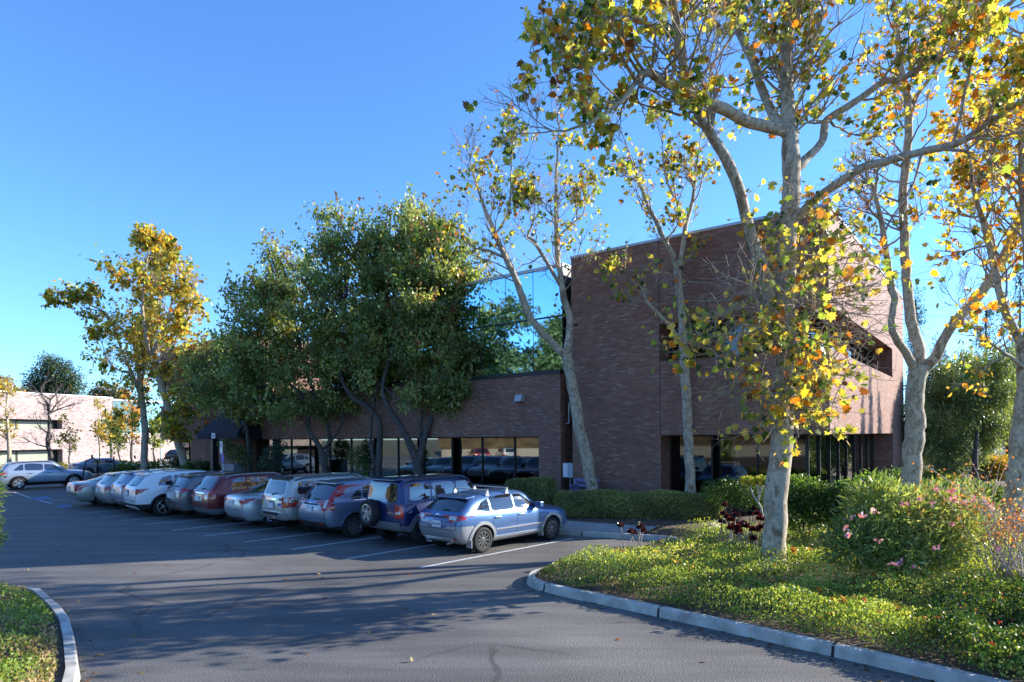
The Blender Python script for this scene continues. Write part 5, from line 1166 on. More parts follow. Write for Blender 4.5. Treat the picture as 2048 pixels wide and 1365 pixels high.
# --- generic leafy masses
def blobs_cloud(rng, blobs, n, shell=.35):
    """n points spread through ellipsoids (cx,cy,cz,rx,ry,rz), denser near their surface"""
    B = np.array(blobs, float); vol = (B[:, 3] * B[:, 4] * B[:, 5]) ** .75; i = rng.choice(len(B), n, p=vol / vol.sum())
    d = unit(rng.normal(size=(n, 3))); r = 1 - np.abs(rng.normal(0, shell, n)); r = np.clip(r, .05, 1.12)
    return B[i, :3] + d * r[:, None] * B[i, 3:6], d
def clumpy(rng, pos, out, k=5, spread=.12):
    p = np.repeat(pos, k, 0) + rng.normal(0, spread, (len(pos) * k, 3)); return p, np.repeat(out, k, 0)
def leaf_tree(name, label, base, blobs, n, leaf, cols, ws, seed, stems, cat='tree', bark=None, mat=None, tmpl=LEAF_Q, group=None, droop=-.5, shell=.35, spread=.16, k=5, twigs=0, sides=9, holes=0., shoots=0):
    rng = np.random.default_rng(seed); root = thing(name, label, cat, base, 0, group); B = np.array(base)
    mb = MB()
    for pts, rs in stems:
        P_, R_ = wobble([np.array(p) for p in pts], rs, rng); mb.tube(P_, R_, sides)
    bl = np.array(blobs, float)
    if twigs and stems:
        allp = [np.array(p) for pts, _ in stems for p in pts[len(pts) // 2:]]
        for q in range(twigs):
            c = bl[rng.integers(len(bl))]; a = min(allp, key=lambda p: np.linalg.norm(p - c[:3]) * rng.uniform(.8, 1.3)); e_ = c[:3] + rng.normal(0, .3, 3) * c[3:6]
            m_ = (a + e_) / 2 + rng.normal(0, .15, 3); mb.tube([a, m_, e_, e_ + rng.normal(0, .4, 3) * c[3:6]], [.04, .028, .016, .006], 5)
    if mb.v: mb.obj('trunk', bark or M['bark2'], root, True)
    pos, out = blobs_cloud(rng, bl, n // k, shell); pos, out = clumpy(rng, pos, out, k, spread)
    if holes:
        w_ = np.sin(pos[:, 0] * 2.9 + seed) + np.sin(pos[:, 1] * 2.6 + pos[:, 0]) + np.sin(pos[:, 2] * 3.3 + pos[:, 1]) + rng.normal(0, .25, len(pos)); kk = w_ > -3 + holes * 3; pos, out = pos[kk], out[kk]
    n0 = len(pos)
    if shoots:
        sp0, so0 = blobs_cloud(rng, bl, shoots, .08); sp0 = sp0[so0[:, 2] > -.2]; so0 = so0[so0[:, 2] > -.2]
        sdir = unit(so0 * .8 + np.array([0, 0, .65]) + rng.normal(0, .25, so0.shape)); ln_ = rng.uniform(.35, 1.3, (len(sp0), 1)); kk = 16
        tt = rng.uniform(0, 1, (len(sp0) * kk, 1)); q_ = np.repeat(sp0, kk, 0) + np.repeat(sdir * ln_, kk, 0) * tt + rng.normal(0, .06, (len(sp0) * kk, 3))
        pos = np.concatenate([pos, q_]); out = np.concatenate([out, np.repeat(sdir, kk, 0) * .4 + np.array([0, 0, -.6])])
    m = len(pos)
    hue = .5 + .28 * np.sin(pos[:, 0] * 1.7 + pos[:, 2] * 1.1 + seed) * np.sin(pos[:, 1] * 1.3 + pos[:, 2] * 1.9)
    col = palette(rng, m, cols, ws, .3, hue)
    if shoots:
        br = np.repeat(rng.uniform(size=len(sp0)) < .22, kk); col[n0:][br] = col[n0:][br] * .3 + np.array([.20, .07, .04]) * .7
    leafcloud('crown' if stems else 'foliage', pos, leaf * rng.uniform(.6, 1.3, m), col, out + rng.normal(0, .55, (m, 3)) + np.array([0, 0, droop]), mat or M['leafg'], tmpl, root, seed)
    return root
def px_blob(px, py, Y, rpx, rpy, B, dy=None):
    c = at(px, py, Y); s = Y / F; return (c.x - B[0], c.y - B[1], c.z - B[2], rpx * s, dy or (rpx + rpy) * .5 * s, rpy * s)
ORN = [BRN, (.10, .15, .055), (.18, .24, .075), (.31, .37, .12), (.56, .58, .24), (.36, .10, .04)]; OW = [.05, .20, .33, .27, .12, .03]
rb = random.Random(3)
def stem(B, *pts): return [np.array(at(*p)) - np.array(B) for p in pts]
def orn(label, base, pxb, n, seed, stems): 
    B = (base.x, base.y, base.z); bl = [px_blob(*b, B) for b in pxb]; bb = []
    rng = np.random.default_rng(seed)
    for b in bl:                      # break every mass into uneven sub-clumps
        for q in range(9):
            d = rng.normal(size=3); d /= np.linalg.norm(d); d *= rng.uniform(.5, 1.05); s = rng.uniform(.26, .5)
            bb.append((b[0] + d[0] * b[3], b[1] + d[1] * b[4], b[2] + d[2] * b[5], b[3] * s, b[4] * s, b[5] * s))
        bb.append((b[0], b[1], b[2], b[3] * .5, b[4] * .5, b[5] * .5))
    return leaf_tree('ornamental_pear_tree', label, base, bb, n, .165, ORN, OW, seed, [(stem(B, *p), r) for p, r in stems], group='broad dark-green trees in front of the low wing', twigs=70, droop=-.9, shell=.42, spread=.24, k=9, mat=M['leafp'], holes=.90, shoots=1300)
Y1, Y2, Y3, Y4 = 33.0, 31.0, 29.5, 36.5
orn('dark-green tree over the awning side, its trunk forking low left of the window bays', gz(at(650, 975, Y1)),
    [(590, 640, Y1, 90, 80), (520, 700, Y1, 75, 80), (480, 765, Y1 + .5, 60, 50), (560, 760, Y1, 80, 60), (640, 800, Y1 - .5, 60, 40), (535, 610, Y1, 55, 60), (545, 530, Y1, 26, 45), (480, 680, Y1, 45, 40), (640, 710, Y1 - .5, 80, 70), (600, 560, Y1, 45, 50), (600, 700, Y1, 60, 55), (410, 780, Y1 + 1, 35, 40), (545, 498, Y1, 14, 22), (480, 590, Y1, 35, 35), (700, 820, Y1 - .6, 40, 30), (580, 820, Y1 - .5, 60, 30)], 38000, 51,
    [([(655, 985, Y1), (650, 930, Y1), (640, 895, Y1), (618, 860, Y1), (612, 800, Y1), (570, 760, Y1), (530, 700, Y1)], [.20, .17, .14, .11, .10, .07, .03]),
     ([(648, 925, Y1), (660, 880, Y1 + .2), (645, 820, Y1 + .3), (610, 740, Y1), (590, 640, Y1)], [.13, .12, .10, .07, .03]),
     ([(645, 900, Y1), (672, 868, Y1 - .2), (688, 820, Y1 - .3), (660, 740, Y1 - .3)], [.08, .075, .06, .02])])
orn('tallest dark-green tree with drooping brown-tinged top in the middle of the low wing', gz(at(752, 975, Y2)),
    [(700, 560, Y2, 85, 80), (690, 490, Y2, 55, 50), (740, 640, Y2, 100, 90), (790, 540, Y2, 75, 75), (720, 740, Y2, 90, 60), (665, 455, Y2, 30, 28), (800, 470, Y2, 45, 45), (760, 470, Y2, 50, 30), (830, 600, Y2, 60, 70), (668, 430, Y2, 20, 16), (815, 440, Y2, 20, 28), (630, 430, Y2, 18, 8), (720, 450, Y2, 25, 25), (770, 760, Y2, 80, 50), (640, 640, Y2, 60, 60)], 40000, 52,
    [([(755, 985, Y2), (757, 930, Y2), (760, 880, Y2), (758, 840, Y2), (735, 815, Y2), (700, 790, Y2), (680, 740, Y2), (690, 640, Y2)], [.20, .17, .15, .14, .12, .10, .07, .03]),
     ([(750, 935, Y2), (742, 890, Y2 + .1), (744, 830, Y2 + .1), (760, 740, Y2), (770, 600, Y2)], [.09, .085, .075, .06, .02])])
orn('spreading dark-green tree whose twin trunks cross the middle window bays', gz(at(832, 985, Y3)),
    [(880, 620, Y3, 80, 85), (900, 520, Y3, 55, 60), (850, 720, Y3, 95, 65), (940, 700, Y3 - .3, 75, 70), (975, 760, Y3 - .6, 50, 45), (870, 480, Y3, 55, 40), (845, 560, Y3, 60, 60), (890, 790, Y3 - .5, 70, 35), (950, 620, Y3, 45, 60), (1005, 780, Y3 - .8, 32, 34), (960, 820, Y3 - .8, 45, 22), (940, 540, Y3, 32, 40), (1000, 700, Y3 - .6, 35, 40), (850, 450, Y3, 30, 22), (900, 760, Y3 - .5, 70, 50), (820, 790, Y3 - .5, 45, 30)], 42000, 53,
    [([(838, 995, Y3), (835, 930, Y3), (822, 895, Y3), (800, 850, Y3), (775, 810, Y3), (765, 770, Y3), (790, 690, Y3)], [.26, .22, .17, .15, .13, .09, .03]),
     ([(838, 930, Y3), (845, 890, Y3), (858, 850, Y3 + .1), (868, 810, Y3 + .1), (865, 740, Y3), (880, 640, Y3)], [.19, .16, .14, .12, .08, .03]),
     ([(842, 900, Y3 + .1), (842, 840, Y3 + .3), (850, 780, Y3 + .3)], [.08, .07, .04])])
orn('lower dark-green tree overhanging the black awning', gz(at(500, 965, Y4)),
    [(440, 740, Y4, 55, 45), (410, 770, Y4, 35, 30), (470, 800, Y4, 50, 35), (500, 830, Y4, 30, 28), (480, 705, Y4, 45, 35), (520, 770, Y4, 60, 50), (435, 790, Y4, 45, 30)], 16000, 54,
    [([(500, 975, Y4), (498, 900, Y4), (490, 840, Y4), (470, 780, Y4)], [.14, .12, .09, .03])])
# small shrubs in front of the glazing
def shrub(label, px, py, Y, blobs, n, leaf, cols, ws, seed, name='shrub', cat='shrub', group=None, mat=None, tmpl=LEAF_Q, stems=True, z=None, **kw):
    b = at(px, py, Y); b.z = soilz(b.x, b.y) - .02 if z is None else z; B = (b.x, b.y, b.z)
    bl = [px_blob(*q, B) for q in blobs]; rng = np.random.default_rng(seed); st = []
    if stems:
        for q in bl[:6]:
            e_ = np.array(q[:3]); st.append(([np.zeros(3) + rng.normal(0, .05, 3) * np.array([1, 1, 0]), e_ * np.array([.45, .45, .55]), e_ + np.array([0, 0, q[5] * .4])], [.03, .022, .01]))
    return leaf_tree(name, label, b, bl, n, leaf, cols, ws, seed, st, cat, None, mat, tmpl, group, kw.get('droop', 0.), kw.get('shell', .3), kw.get('spread', .05), kw.get('k', 4), 0, 5)
GR = [(.04, .08, .03), (.09, .17, .045), (.17, .29, .06), (.32, .42, .10)]
shrub('thin blue-green shrub on a stake in front of the window bays', 545, 960, 33.5, [(545, 915, 33.5, 22, 24), (560, 895, 33.5, 15, 16), (530, 935, 33.5, 16, 18)], 2200, .09, [(.05, .09, .07), (.09, .14, .10), (.03, .06, .04)], [1, 1, 1], 61)
shrub('young staked tree beside the utility cabinet', 482, 960, 35, [(470, 905, 35, 22, 18), (450, 890, 35, 14, 10), (488, 918, 35, 14, 14)], 1600, .10, GR, [1, 2, 1, .3], 62)
shrub('dark thin shrub between the middle window bays', 722, 960, 31, [(715, 915, 31, 18, 22), (728, 935, 31, 12, 20)], 1200, .09, GR, [2, 2, 1, .2], 63)
for i, (px, py, Y, rx, ry, lab) in enumerate([(262, 940, 50, 40, 16, 'low dark hedge mound left of the sycamore trunk'), (335, 938, 48, 50, 22, 'wide dark hedge mound between the two sycamore trunks'), (400, 942, 44, 42, 20, 'dark rounded hedge left of the parking sign'),
                                            (455, 948, 41, 26, 14, 'small dark shrub below the parking sign'), (235, 932, 56, 28, 10, 'low olive mound beside the far hoop rail')]):
    b = gz(at(px, py + 12, Y)); shrub(lab, px, py + 12, Y, [(px, py, Y, rx, ry), (px - rx * .5, py + 3, Y, rx * .5, ry * .8), (px + rx * .5, py + 2, Y, rx * .5, ry * .9)], 5000, .12, GR, [2, 2, 1, .2], 64 + i, name='hedge_mound', cat='hedge', group='dark clipped hedges by the far office block', z=.1)
shrub('yellow-green low shrubs on the bank below the pink building', 130, 945, 62, [(120, 936, 62, 60, 9), (170, 938, 60, 40, 10), (60, 938, 62, 50, 8)], 4500, .14, [(.42, .36, .06), (.30, .30, .05), (.15, .2, .04)], [2, 2, 1], 70, name='ground_shrubs', cat='shrubs', z=.05)
shrub('patch of pale mauve flowers by the dark hedges', 365, 955, 42, [(365, 950, 42, 16, 7)], 500, .12, [(.4, .34, .5), (.1, .14, .05), (.05, .1, .03)], [1, 1, 2], 71, name='flower_patch', cat='flowers', z=.1)

# --- clipped hedge in front of the brick block
def hedge(name, label, a, b, wd, ht, n, leaf, cols, ws, seed):
    """rounded-edge clipped hedge from a to b"""
    rng = np.random.default_rng(seed); a, b = Vector(a), Vector(b); L = (b - a).length; rz = math.atan2((b - a).y, (b - a).x)
    root = thing(name, label, 'hedge', a, rz)
    core = MB(); core.box((.08, -wd / 2 + .09, .05), (L - .08, wd / 2 - .09, ht - .10)); bevel(core.obj('inner_growth', simple('hedge_twigs', (.09, .12, .05), .9, var=.4, vs_=20), root), .1)
    u = rng.uniform(0, 1, (n, 3)); face = rng.choice(4, n, p=[.40, .38, .12, .10]); P = np.empty((n, 3)); Nn = np.zeros((n, 3))
    P[:, 0] = u[:, 0] * L; P[:, 1] = (u[:, 1] - .5) * wd; P[:, 2] = .02 + u[:, 2] * ht
    m = face == 0; P[m, 1] = -wd / 2; Nn[m, 1] = -1
    m = face == 1; P[m, 2] = ht; Nn[m, 2] = 1
    m = face == 2; P[m, 0] = np.where(u[m, 0] > .5, L, 0); P[m, 1] = (u[m, 1] - .5) * wd; Nn[m, 0] = np.sign(u[m, 0] - .5)
    m = face == 3; P[m, 1] = wd / 2; Nn[m, 1] = 1
    c = np.array([L / 2, 0, ht / 2]); half = np.array([L / 2, wd / 2, ht / 2]); q = P - c; r = .16       # round the edges
    inner_ = np.clip(q, -(half - r), half - r); dlt = q - inner_; ln = np.linalg.norm(dlt, axis=1, keepdims=True); q = inner_ + dlt / np.maximum(ln, 1e-6) * np.minimum(ln, r); P = q + c
    P += Nn * (.035 * np.sin(P[:, :1] * 3.1 + P[:, 2:3] * 4) + rng.normal(0, .028, (n, 1)))
    low = P[:, 2] < .25; P[low, 1] *= .9
    hue = .5 + .25 * np.sin(P[:, 0] * 2.3) * np.sin(P[:, 2] * 5 + P[:, 0])
    leafcloud('foliage', P, leaf * rng.uniform(.6, 1.3, n), palette(rng, n, cols, ws, .3, hue), rng.normal(0, 1, (n, 3)) + Nn * .35, M['leafg'], LEAF_Q, root, seed, updown=Nn + rng.normal(0, .45, (n, 3)))
    return root
HG = [(.17, .18, .08), (.26, .28, .10), (.36, .38, .13), (.46, .46, .16)]
ha, hb = (1.55, 21.75, soilz(1.8, 21.9) - .03), (6.55, 20.15, soilz(6, 20.2) - .03)
hedge('clipped_hedge', 'long clipped box hedge in front of the brick block, its right end in the sun', ha, hb, .95, .80, 30000, .06, HG, [.8, 2, 1.4, .4], 80)
hedge('clipped_hedge', 'short clipped hedge by the pier of the low wing, left of the meter cabinet', (-.1, 24.6, .28), (1.5, 23.7, .28), .8, .95, 7000, .06, HG, [.8, 2, 1.2, .2], 81)

# --- island bed: shrubs, flowers, ground cover
shrub('dark shrub below the recessed corner windows, behind the big trunk', 1470, 1010, 18.6, [(1450, 985, 18.8, 45, 26), (1500, 990, 18.4, 40, 28)], 6000, .06, GR, [2, 2.5, 1, .1], 90)
shrub('glossy sunlit round shrub just right of the big trunk', 1610, 1050, 15.2, [(1600, 985, 15.2, 45, 32), (1632, 1010, 15.0, 35, 45), (1585, 1020, 15.4, 30, 40)], 9000, .065, GR, [1, 2, 2, 1.2], 91)
shrub('glossy camellia shrub with a few red flowers in front of the corner glazing', 1720, 1050, 14.6, [(1700, 1000, 14.6, 48, 38), (1745, 985, 14.8, 45, 34), (1672, 1010, 14.6, 30, 36), (1730, 1040, 14.2, 60, 35)], 12000, .07, GR, [1, 2, 2, 1.3], 92)
shrub('dark low shrub at the foot of the right brick corner', 1790, 985, 22, [(1785, 965, 22, 35, 22), (1760, 975, 21, 30, 18)], 4000, .08, GR, [2, 2, 1, .2], 93)
def flowers_on(root, pts, size, cols, seed, nm='flower', per=9):
    rng = np.random.default_rng(seed); B = np.array(root.location)
    for i, p in enumerate(pts):
        q = np.array(p) - B; pos = q + rng.normal(0, size * .45, (per, 3)); pos[:, 2] = q[2] + np.abs(rng.normal(0, size * .3, per))
        leafcloud(nm, pos, size * rng.uniform(.7, 1.1, per), palette(rng, per, cols, [1] * len(cols), .15), rng.normal(0, 1, (per, 3)) + np.array([0, 0, .5]), M['leaf_fl'], LEAF_S, root, seed + i)
M['leaf_fl'] = leafmat('petal', .25, .9)
o = shrub('large oleander with narrow leaves and pink flower clusters in the right bed', 1800, 1160, 11.2,
    [(1790, 1040, 11.2, 85, 62), (1720, 1075, 11.0, 55, 50), (1870, 1030, 11.4, 75, 60), (1850, 1095, 10.9, 70, 42), (1780, 1100, 10.8, 55, 38), (1905, 1085, 11.0, 55, 50), (1930, 1020, 11.6, 40, 45), (1750, 1000, 11.4, 50, 40), (1690, 1095, 10.8, 38, 32)], 16000, .13,
    [(.10, .15, .06), (.18, .26, .08), (.30, .38, .13), (.46, .48, .20), (.34, .20, .10)], [1, 2, 2, .9, .3], 94, name='oleander_bush', cat='bush', tmpl=LEAF_L, droop=.3, spread=.09, shell=.4)
PK = [(.85, .38, .50), (.9, .60, .66), (.75, .25, .36)]
fp = [(1690, 1058), (1700, 1040), (1725, 1035), (1748, 1026), (1815, 1012), (1836, 1004), (1862, 1010), (1873, 983), (1905, 985), (1912, 1003), (1930, 1008), (1950, 1002), (1972, 1010), (1980, 1018), (1695, 1075), (1760, 1085), (1788, 1132), (1830, 1136), (1800, 1128), (1925, 1075), (1990, 1100), (1905, 1052), (1870, 1100), (1640 + 140, 1145)]
rr = random.Random(8)
flowers_on(o, [at(x, y, 10.25 + rr.uniform(-.2, .5)) for x, y in fp], .07, PK, 300)
# reddish bare-stemmed bush at the right edge
rng = np.random.default_rng(95); b = at(2020, 1180, 10.4); b.z = soilz(b.x, b.y); rt = thing('bare_stemmed_bush', 'tall bush of pale bare stems tipped with small rust-red leaves at the right edge', 'bush', b)
mb = MB(); tips = []
for i in range(34):
    d = np.array((rng.normal(-.05, .32), rng.normal(0, .3), 1.)); grow(mb, rng, np.array((rng.normal(0, .12), rng.normal(0, .12), 0)), d, rng.uniform(.9, 1.6), .014, 1, tips, 0, bias=(0, 0, .03), wob=.07, kids=(2, 4), sides=(3, 4, 4, 4))
mb.obj('stems', simple('pale_stem_bark', (.42, .34, .30), .8), rt, True)
tp = np.array([t[0] for t in tips]); tp = tp[tp[:, 2] > .7]; n = 1700; i = rng.integers(0, len(tp), n)
leafcloud('foliage', tp[i] + rng.normal(0, .05, (n, 3)), .045 * rng.uniform(.6, 1.3, n), palette(rng, n, [(.35, .13, .06), (.45, .22, .10), (.2, .2, .06)], [2, 1, 1]), rng.normal(0, 1, (n, 3)), M['leaf'], LEAF_Q, rt, 95)
# little white-stemmed tree and dark rosettes
rng = np.random.default_rng(96); b = at(1524, 1035, 17.2); b.z = soilz(b.x, b.y); rt = thing('white_stemmed_shrub', 'small shrub with pale twisting stems and a flat leafy top left of the big trunk', 'shrub', b); mb = MB()
for pts in ([(1526, 1040), (1522, 1015), (1514, 1003), (1506, 990), (1500, 975), (1498, 962)], [(1515, 1004), (1519, 990), (1515, 975), (1516, 962)], [(1519, 990), (1524, 975), (1530, 965)]):
    mb.tube([np.array(at(x, y, 17.2)) - np.array(b) for x, y in pts], [.035, .03, .028, .024, .018, .012][:len(pts)], 6)
mb.obj('stem', simple('white_stem_bark', (.5, .46, .42), .8), rt, True)
P_, o_ = blobs_cloud(rng, [px_blob(1500, 962, 17.2, 22, 9, b), px_blob(1525, 960, 17.1, 18, 8, b), px_blob(1545, 964, 17, 18, 8, b)], 1400, .4)
leafcloud('foliage', P_, .06 * rng.uniform(.6, 1.2, 1400), palette(rng, 1400, [(.28, .32, .06), (.14, .2, .05), (.4, .36, .08)], [1, 1, .5]), o_ + rng.normal(0, .6, (1400, 3)), M['leaf'], LEAF_Q, rt, 96)
ROS = [(1448, 1030, 14.6, 'dark'), (1470, 1026, 14.8, 'dark'), (1500, 1030, 15, 'dark'), (1520, 1040, 14.2, 'red'), (1462, 1058, 13.6, 'red'), (1488, 1050, 13.8, 'red'), (1508, 1062, 13.4, 'red'), (1478, 1064, 13.3, 'red'), (1268, 1068, 14.0, 'dark'), (1286, 1064, 14.2, 'dark'), (1535, 1052, 13.6, 'red'), (1455, 1036, 14.3, 'dark')]
nm_ = ['leftmost of the pair at the bed tip', 'right one of the pair at the bed tip']
for i, (px, py, Y, kd) in enumerate(ROS):
    rng = np.random.default_rng(400 + i); h = at(px, py, Y); b = Vector((h.x + rng.normal(0, .1), h.y + rng.normal(0, .1), soilz(h.x, h.y)))
    rt = thing('succulent', ('dark rosette succulent on a pale stalk, ' + nm_[i - 8]) if i in (8, 9) else ((('dark purple' if kd == 'dark' else 'red-tipped') + ' rosette succulent left of the big trunk, ' + {0: 'leftmost of the back cluster', 1: 'topmost of the back cluster', 2: 'tallest of the back cluster', 3: 'touching the trunk edge', 4: 'leftmost of the front cluster', 5: 'in the centre of the front cluster', 6: 'right end of the front cluster', 7: 'lowest of the front cluster', 10: 'closest against the bark', 11: 'just right of the leftmost one'}[i])), 'succulent', b, 0, 'rosette succulents in the island bed')
    mb = MB(); tops = [np.array(h) - np.array(b)] + [np.array(h) - np.array(b) + rng.normal(0, .12, 3) for _ in range(2)]
    for t in tops: mb.tube([(0, 0, 0), t * .5 + rng.normal(0, .07, 3), t], [.014, .011, .009], 5)
    mb.obj('stem', simple('succulent_stalk', (.26, .22, .18), .8) if i == 0 else bpy.data.materials['succulent_stalk'], rt, True)
    for t in tops:
        dr = np.array([(math.cos(k * 2.4) * math.cos(.15 + k / 26 * 1.2), math.sin(k * 2.4) * math.cos(.15 + k / 26 * 1.2), math.sin(.15 + k / 26 * 1.2)) for k in range(26)])
        leafcloud('rosette', np.repeat(t[None, :], 26, 0), .11 * rng.uniform(.8, 1.2, 26), palette(rng, 26, [(.035, .012, .022), (.05, .018, .03)] if kd == 'dark' else [(.11, .015, .025), (.04, .012, .02)], [1, 1]), dr, M['leafg'], LEAF_Q, rt, 400 + i)


def inpoly(P, poly):
    x, y = P[:, 0], P[:, 1]; ins = np.zeros(len(P), bool); n = len(poly)
    for i in range(n):
        x0, y0 = poly[i - 1]; x1, y1 = poly[i]
        c = ((y0 > y) != (y1 > y)) & (x < (x1 - x0) * (y - y0) / ((y1 - y0) or 1e-9) + x0); ins ^= c
    return ins
def mound(x, y):
    return .5 + .26 * np.sin(x * 2.1 + y * 1.3) + .2 * np.sin(x * 4.7 - y * 3.9 + 1) + .16 * np.sin(y * 6.1 + x * 1.7) + .1 * np.sin(x * 11.3 + y * 9.7)
def cover(name, label, poly, z0f, h, n, leaf, cols, ws, seed, edge=None, region=None, tmpl=LEAF_Q, cat='ground cover', mat=None):
    rng = np.random.default_rng(seed); xs = [p[0] for p in poly]; ys = [p[1] for p in poly]
    P = np.stack([rng.uniform(min(xs), max(xs), n * 3), rng.uniform(min(ys), max(ys), n * 3)], 1); P = P[inpoly(P, poly)]
    if region is not None:       # thin out with distance from the camera
        d = np.hypot(P[:, 0], P[:, 1]); P = P[rng.uniform(size=len(P)) < np.clip((region / d) ** 1.6, 0, 1)]
    P = P[:n]; m = len(P)
    ed = np.clip(edge(P[:, 0], P[:, 1]) / .45, 0, 1) if edge else np.ones(m)
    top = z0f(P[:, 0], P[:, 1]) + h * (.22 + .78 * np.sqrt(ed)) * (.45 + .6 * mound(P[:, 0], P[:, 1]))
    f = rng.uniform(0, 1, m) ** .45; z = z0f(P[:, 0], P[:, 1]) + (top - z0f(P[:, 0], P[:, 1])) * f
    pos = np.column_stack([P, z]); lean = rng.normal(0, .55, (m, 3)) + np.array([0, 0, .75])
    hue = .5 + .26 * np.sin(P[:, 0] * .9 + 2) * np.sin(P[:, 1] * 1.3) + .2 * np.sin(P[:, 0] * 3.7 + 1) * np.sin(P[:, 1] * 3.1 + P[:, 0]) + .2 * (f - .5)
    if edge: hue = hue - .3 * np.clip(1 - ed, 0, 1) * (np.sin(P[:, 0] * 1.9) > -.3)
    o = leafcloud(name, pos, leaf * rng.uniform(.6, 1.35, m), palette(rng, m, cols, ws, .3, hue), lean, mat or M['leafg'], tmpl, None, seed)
    o['kind'] = 'stuff'; print(name, m); return o, pos[f > .9]
isl = offset(kpath, -.24); k0 = [p for p in isl if p[1] > 3.]
bed = k0 + [(5.2, 17.4), (6.2, 18.2), (9.0, 17.2), (12.5, 16.5), (15, 12), (16, 6), (12, 3)]
def edged(x, y): return dist_kerb(x, y) - .24
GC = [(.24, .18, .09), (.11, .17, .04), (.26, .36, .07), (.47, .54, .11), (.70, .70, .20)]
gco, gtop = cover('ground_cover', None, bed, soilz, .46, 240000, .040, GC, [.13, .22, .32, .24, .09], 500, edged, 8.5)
gco['label'] = 'dense yellow-green ground cover filling the kerbed island'
rng = np.random.default_rng(501); M['petal'] = M['leaf_fl']
def flower_stuff(name, centers, size, cols, seed, per=7):
    rng = np.random.default_rng(seed); c = np.repeat(centers, per, 0); n = len(c); pos = c + rng.normal(0, size * .5, (n, 3)) * np.array([1, 1, .4]) + np.array([0, 0, .02])
    o = leafcloud(name, pos, size * rng.uniform(.6, 1.1, n), palette(rng, n, cols, [1] * len(cols), .15), rng.normal(0, .8, (n, 3)) + np.array([0, 0, .4]), M['leaf_fl'], LEAF_S, None, seed); o['kind'] = 'stuff'; return o
fr_ = gtop[(gtop[:, 1] < 11.5) & (gtop[:, 0] < 9)]; cl = fr_[(np.sin(fr_[:, 0] * 2.1) + np.sin(fr_[:, 1] * 2.7 + fr_[:, 0])) > .9]
flower_stuff('lantana_flowers', cl[rng.choice(len(cl), 85)], .024, [(.85, .38, .03), (.9, .55, .05)], 502)
cl2 = gtop[(gtop[:, 1] > 11.5)]; flower_stuff('lantana_flowers', cl2[rng.choice(len(cl2), 40)], .022, [(.85, .42, .04)], 503)
fr2 = gtop[(gtop[:, 1] < 9.2) & (gtop[:, 0] > 4.6) & (gtop[:, 0] < 8)]; flower_stuff('rose_flowers', fr2[rng.choice(len(fr2), 55)] + np.array([0, 0, .05]), .028, [(.6, .02, .03), (.75, .08, .05)], 504)
# darker rose foliage in the near corner
ro_, rt_ = cover('rose_foliage', None, [(5.0, 7.8), (6.2, 9.6), (8.5, 9.8), (9.5, 5.0), (6.6, 5.6)], soilz, .55, 30000, .045, [(.025, .06, .02), (.05, .11, .03), (.10, .17, .05)], [1, 1.4, .6], 505, edged)
# left lawn strip
linn = offset(lkp[::-1], .16)
lpoly = [p for p in linn if p[1] > 3.4 and p[0] > -16] + [(-16, 3.5), (-4.2, 3.5)]
lpoly = sorted([], key=None) if 0 else [(-16, 11.9), (-11, 11.95), (-9.2, 11.9), (-8.75, 11.65), (-7.68, 10.62), (-7.05, 9.88), (-6.3, 8.9), (-5.42, 7.65), (-4.3, 5.6), (-3.5, 4.2), (-16, 4.2)]
LKP = np.array(lkp)
def dist_left(x, y):
    p = np.stack([x, y], -1)[:, None, :]; a = LKP[:-1][None]; b = LKP[1:][None]; ab = b - a
    t = np.clip(((p - a) * ab).sum(-1) / (ab ** 2).sum(-1), 0, 1); return np.sqrt((((a + ab * t[..., None]) - p) ** 2).sum(-1)).min(1)
lg, lt_ = cover('turf_left', None, lpoly, lambda x, y: np.full(np.shape(x), .09), .30, 80000, .045, [(.52, .38, .22), (.40, .32, .15), (.20, .28, .06), (.36, .46, .10), (.14, .22, .05)], [.2, .2, .2, .28, .12], 510, lambda x, y: dist_left(x, y) - .22, 8.)
lg['label'] = 'mixed green and straw-brown low planting'
# shrub poking in at the left edge
shrub('bright feathery green shrub poking in at the left frame edge', -44, 1190, 11.3, [(-44, 985, 11.3, 34, 60), (-56, 1070, 11.3, 46, 60), (-38, 940, 11.25, 24, 30)], 7000, .075, [(.10, .19, .03), (.24, .33, .05), (.05, .12, .03)], [1, 1.4, 1], 97, z=.08, tmpl=LEAF_L)
# fallen leaves on the asphalt and kerbs
rng = np.random.default_rng(520); n = 230; X = rng.uniform(-14, 8, n); Yf = rng.uniform(6.5, 26, n)
ok = ~inpoly(np.stack([X, Yf], 1), soil_poly) & ~inpoly(np.stack([X, Yf], 1), [(-40, 12.2), (-9.2, 12.2), (-5, 7.6), (-3, 5), (-40, 2)]); X, Yf = X[ok], Yf[ok]; n = len(X)
o = leafcloud('fallen_leaves', np.column_stack([X, Yf, np.full(n, .012)]), rng.uniform(.03, .11, n), palette(rng, n, [(.5, .30, .12), (.40, .16, .05), (.55, .42, .2), (.3, .1, .04)], [1, 1, 1, 1]), np.column_stack([rng.normal(0, 1, (n, 2)), rng.normal(0, .12, n)]), M['leaf'], LEAF_S, None, 520, updown=np.column_stack([rng.normal(0, .25, (n, 2)), np.ones(n)]))
o['kind'] = 'stuff'
n = 260; ii = rng.integers(0, len(gtop), n); o = leafcloud('fallen_leaves', gtop[ii] + np.array([0, 0, .01]), rng.uniform(.06, .13, n), palette(rng, n, [(.45, .18, .05), (.5, .30, .1), (.35, .10, .03)], [1, 1, 1]), rng.normal(0, 1, (n, 3)) * np.array([1, 1, .3]), M['leaf'], LEAF_M, None, 521, updown=np.column_stack([rng.normal(0, .5, (n, 2)), np.ones(n)])); o['kind'] = 'stuff'

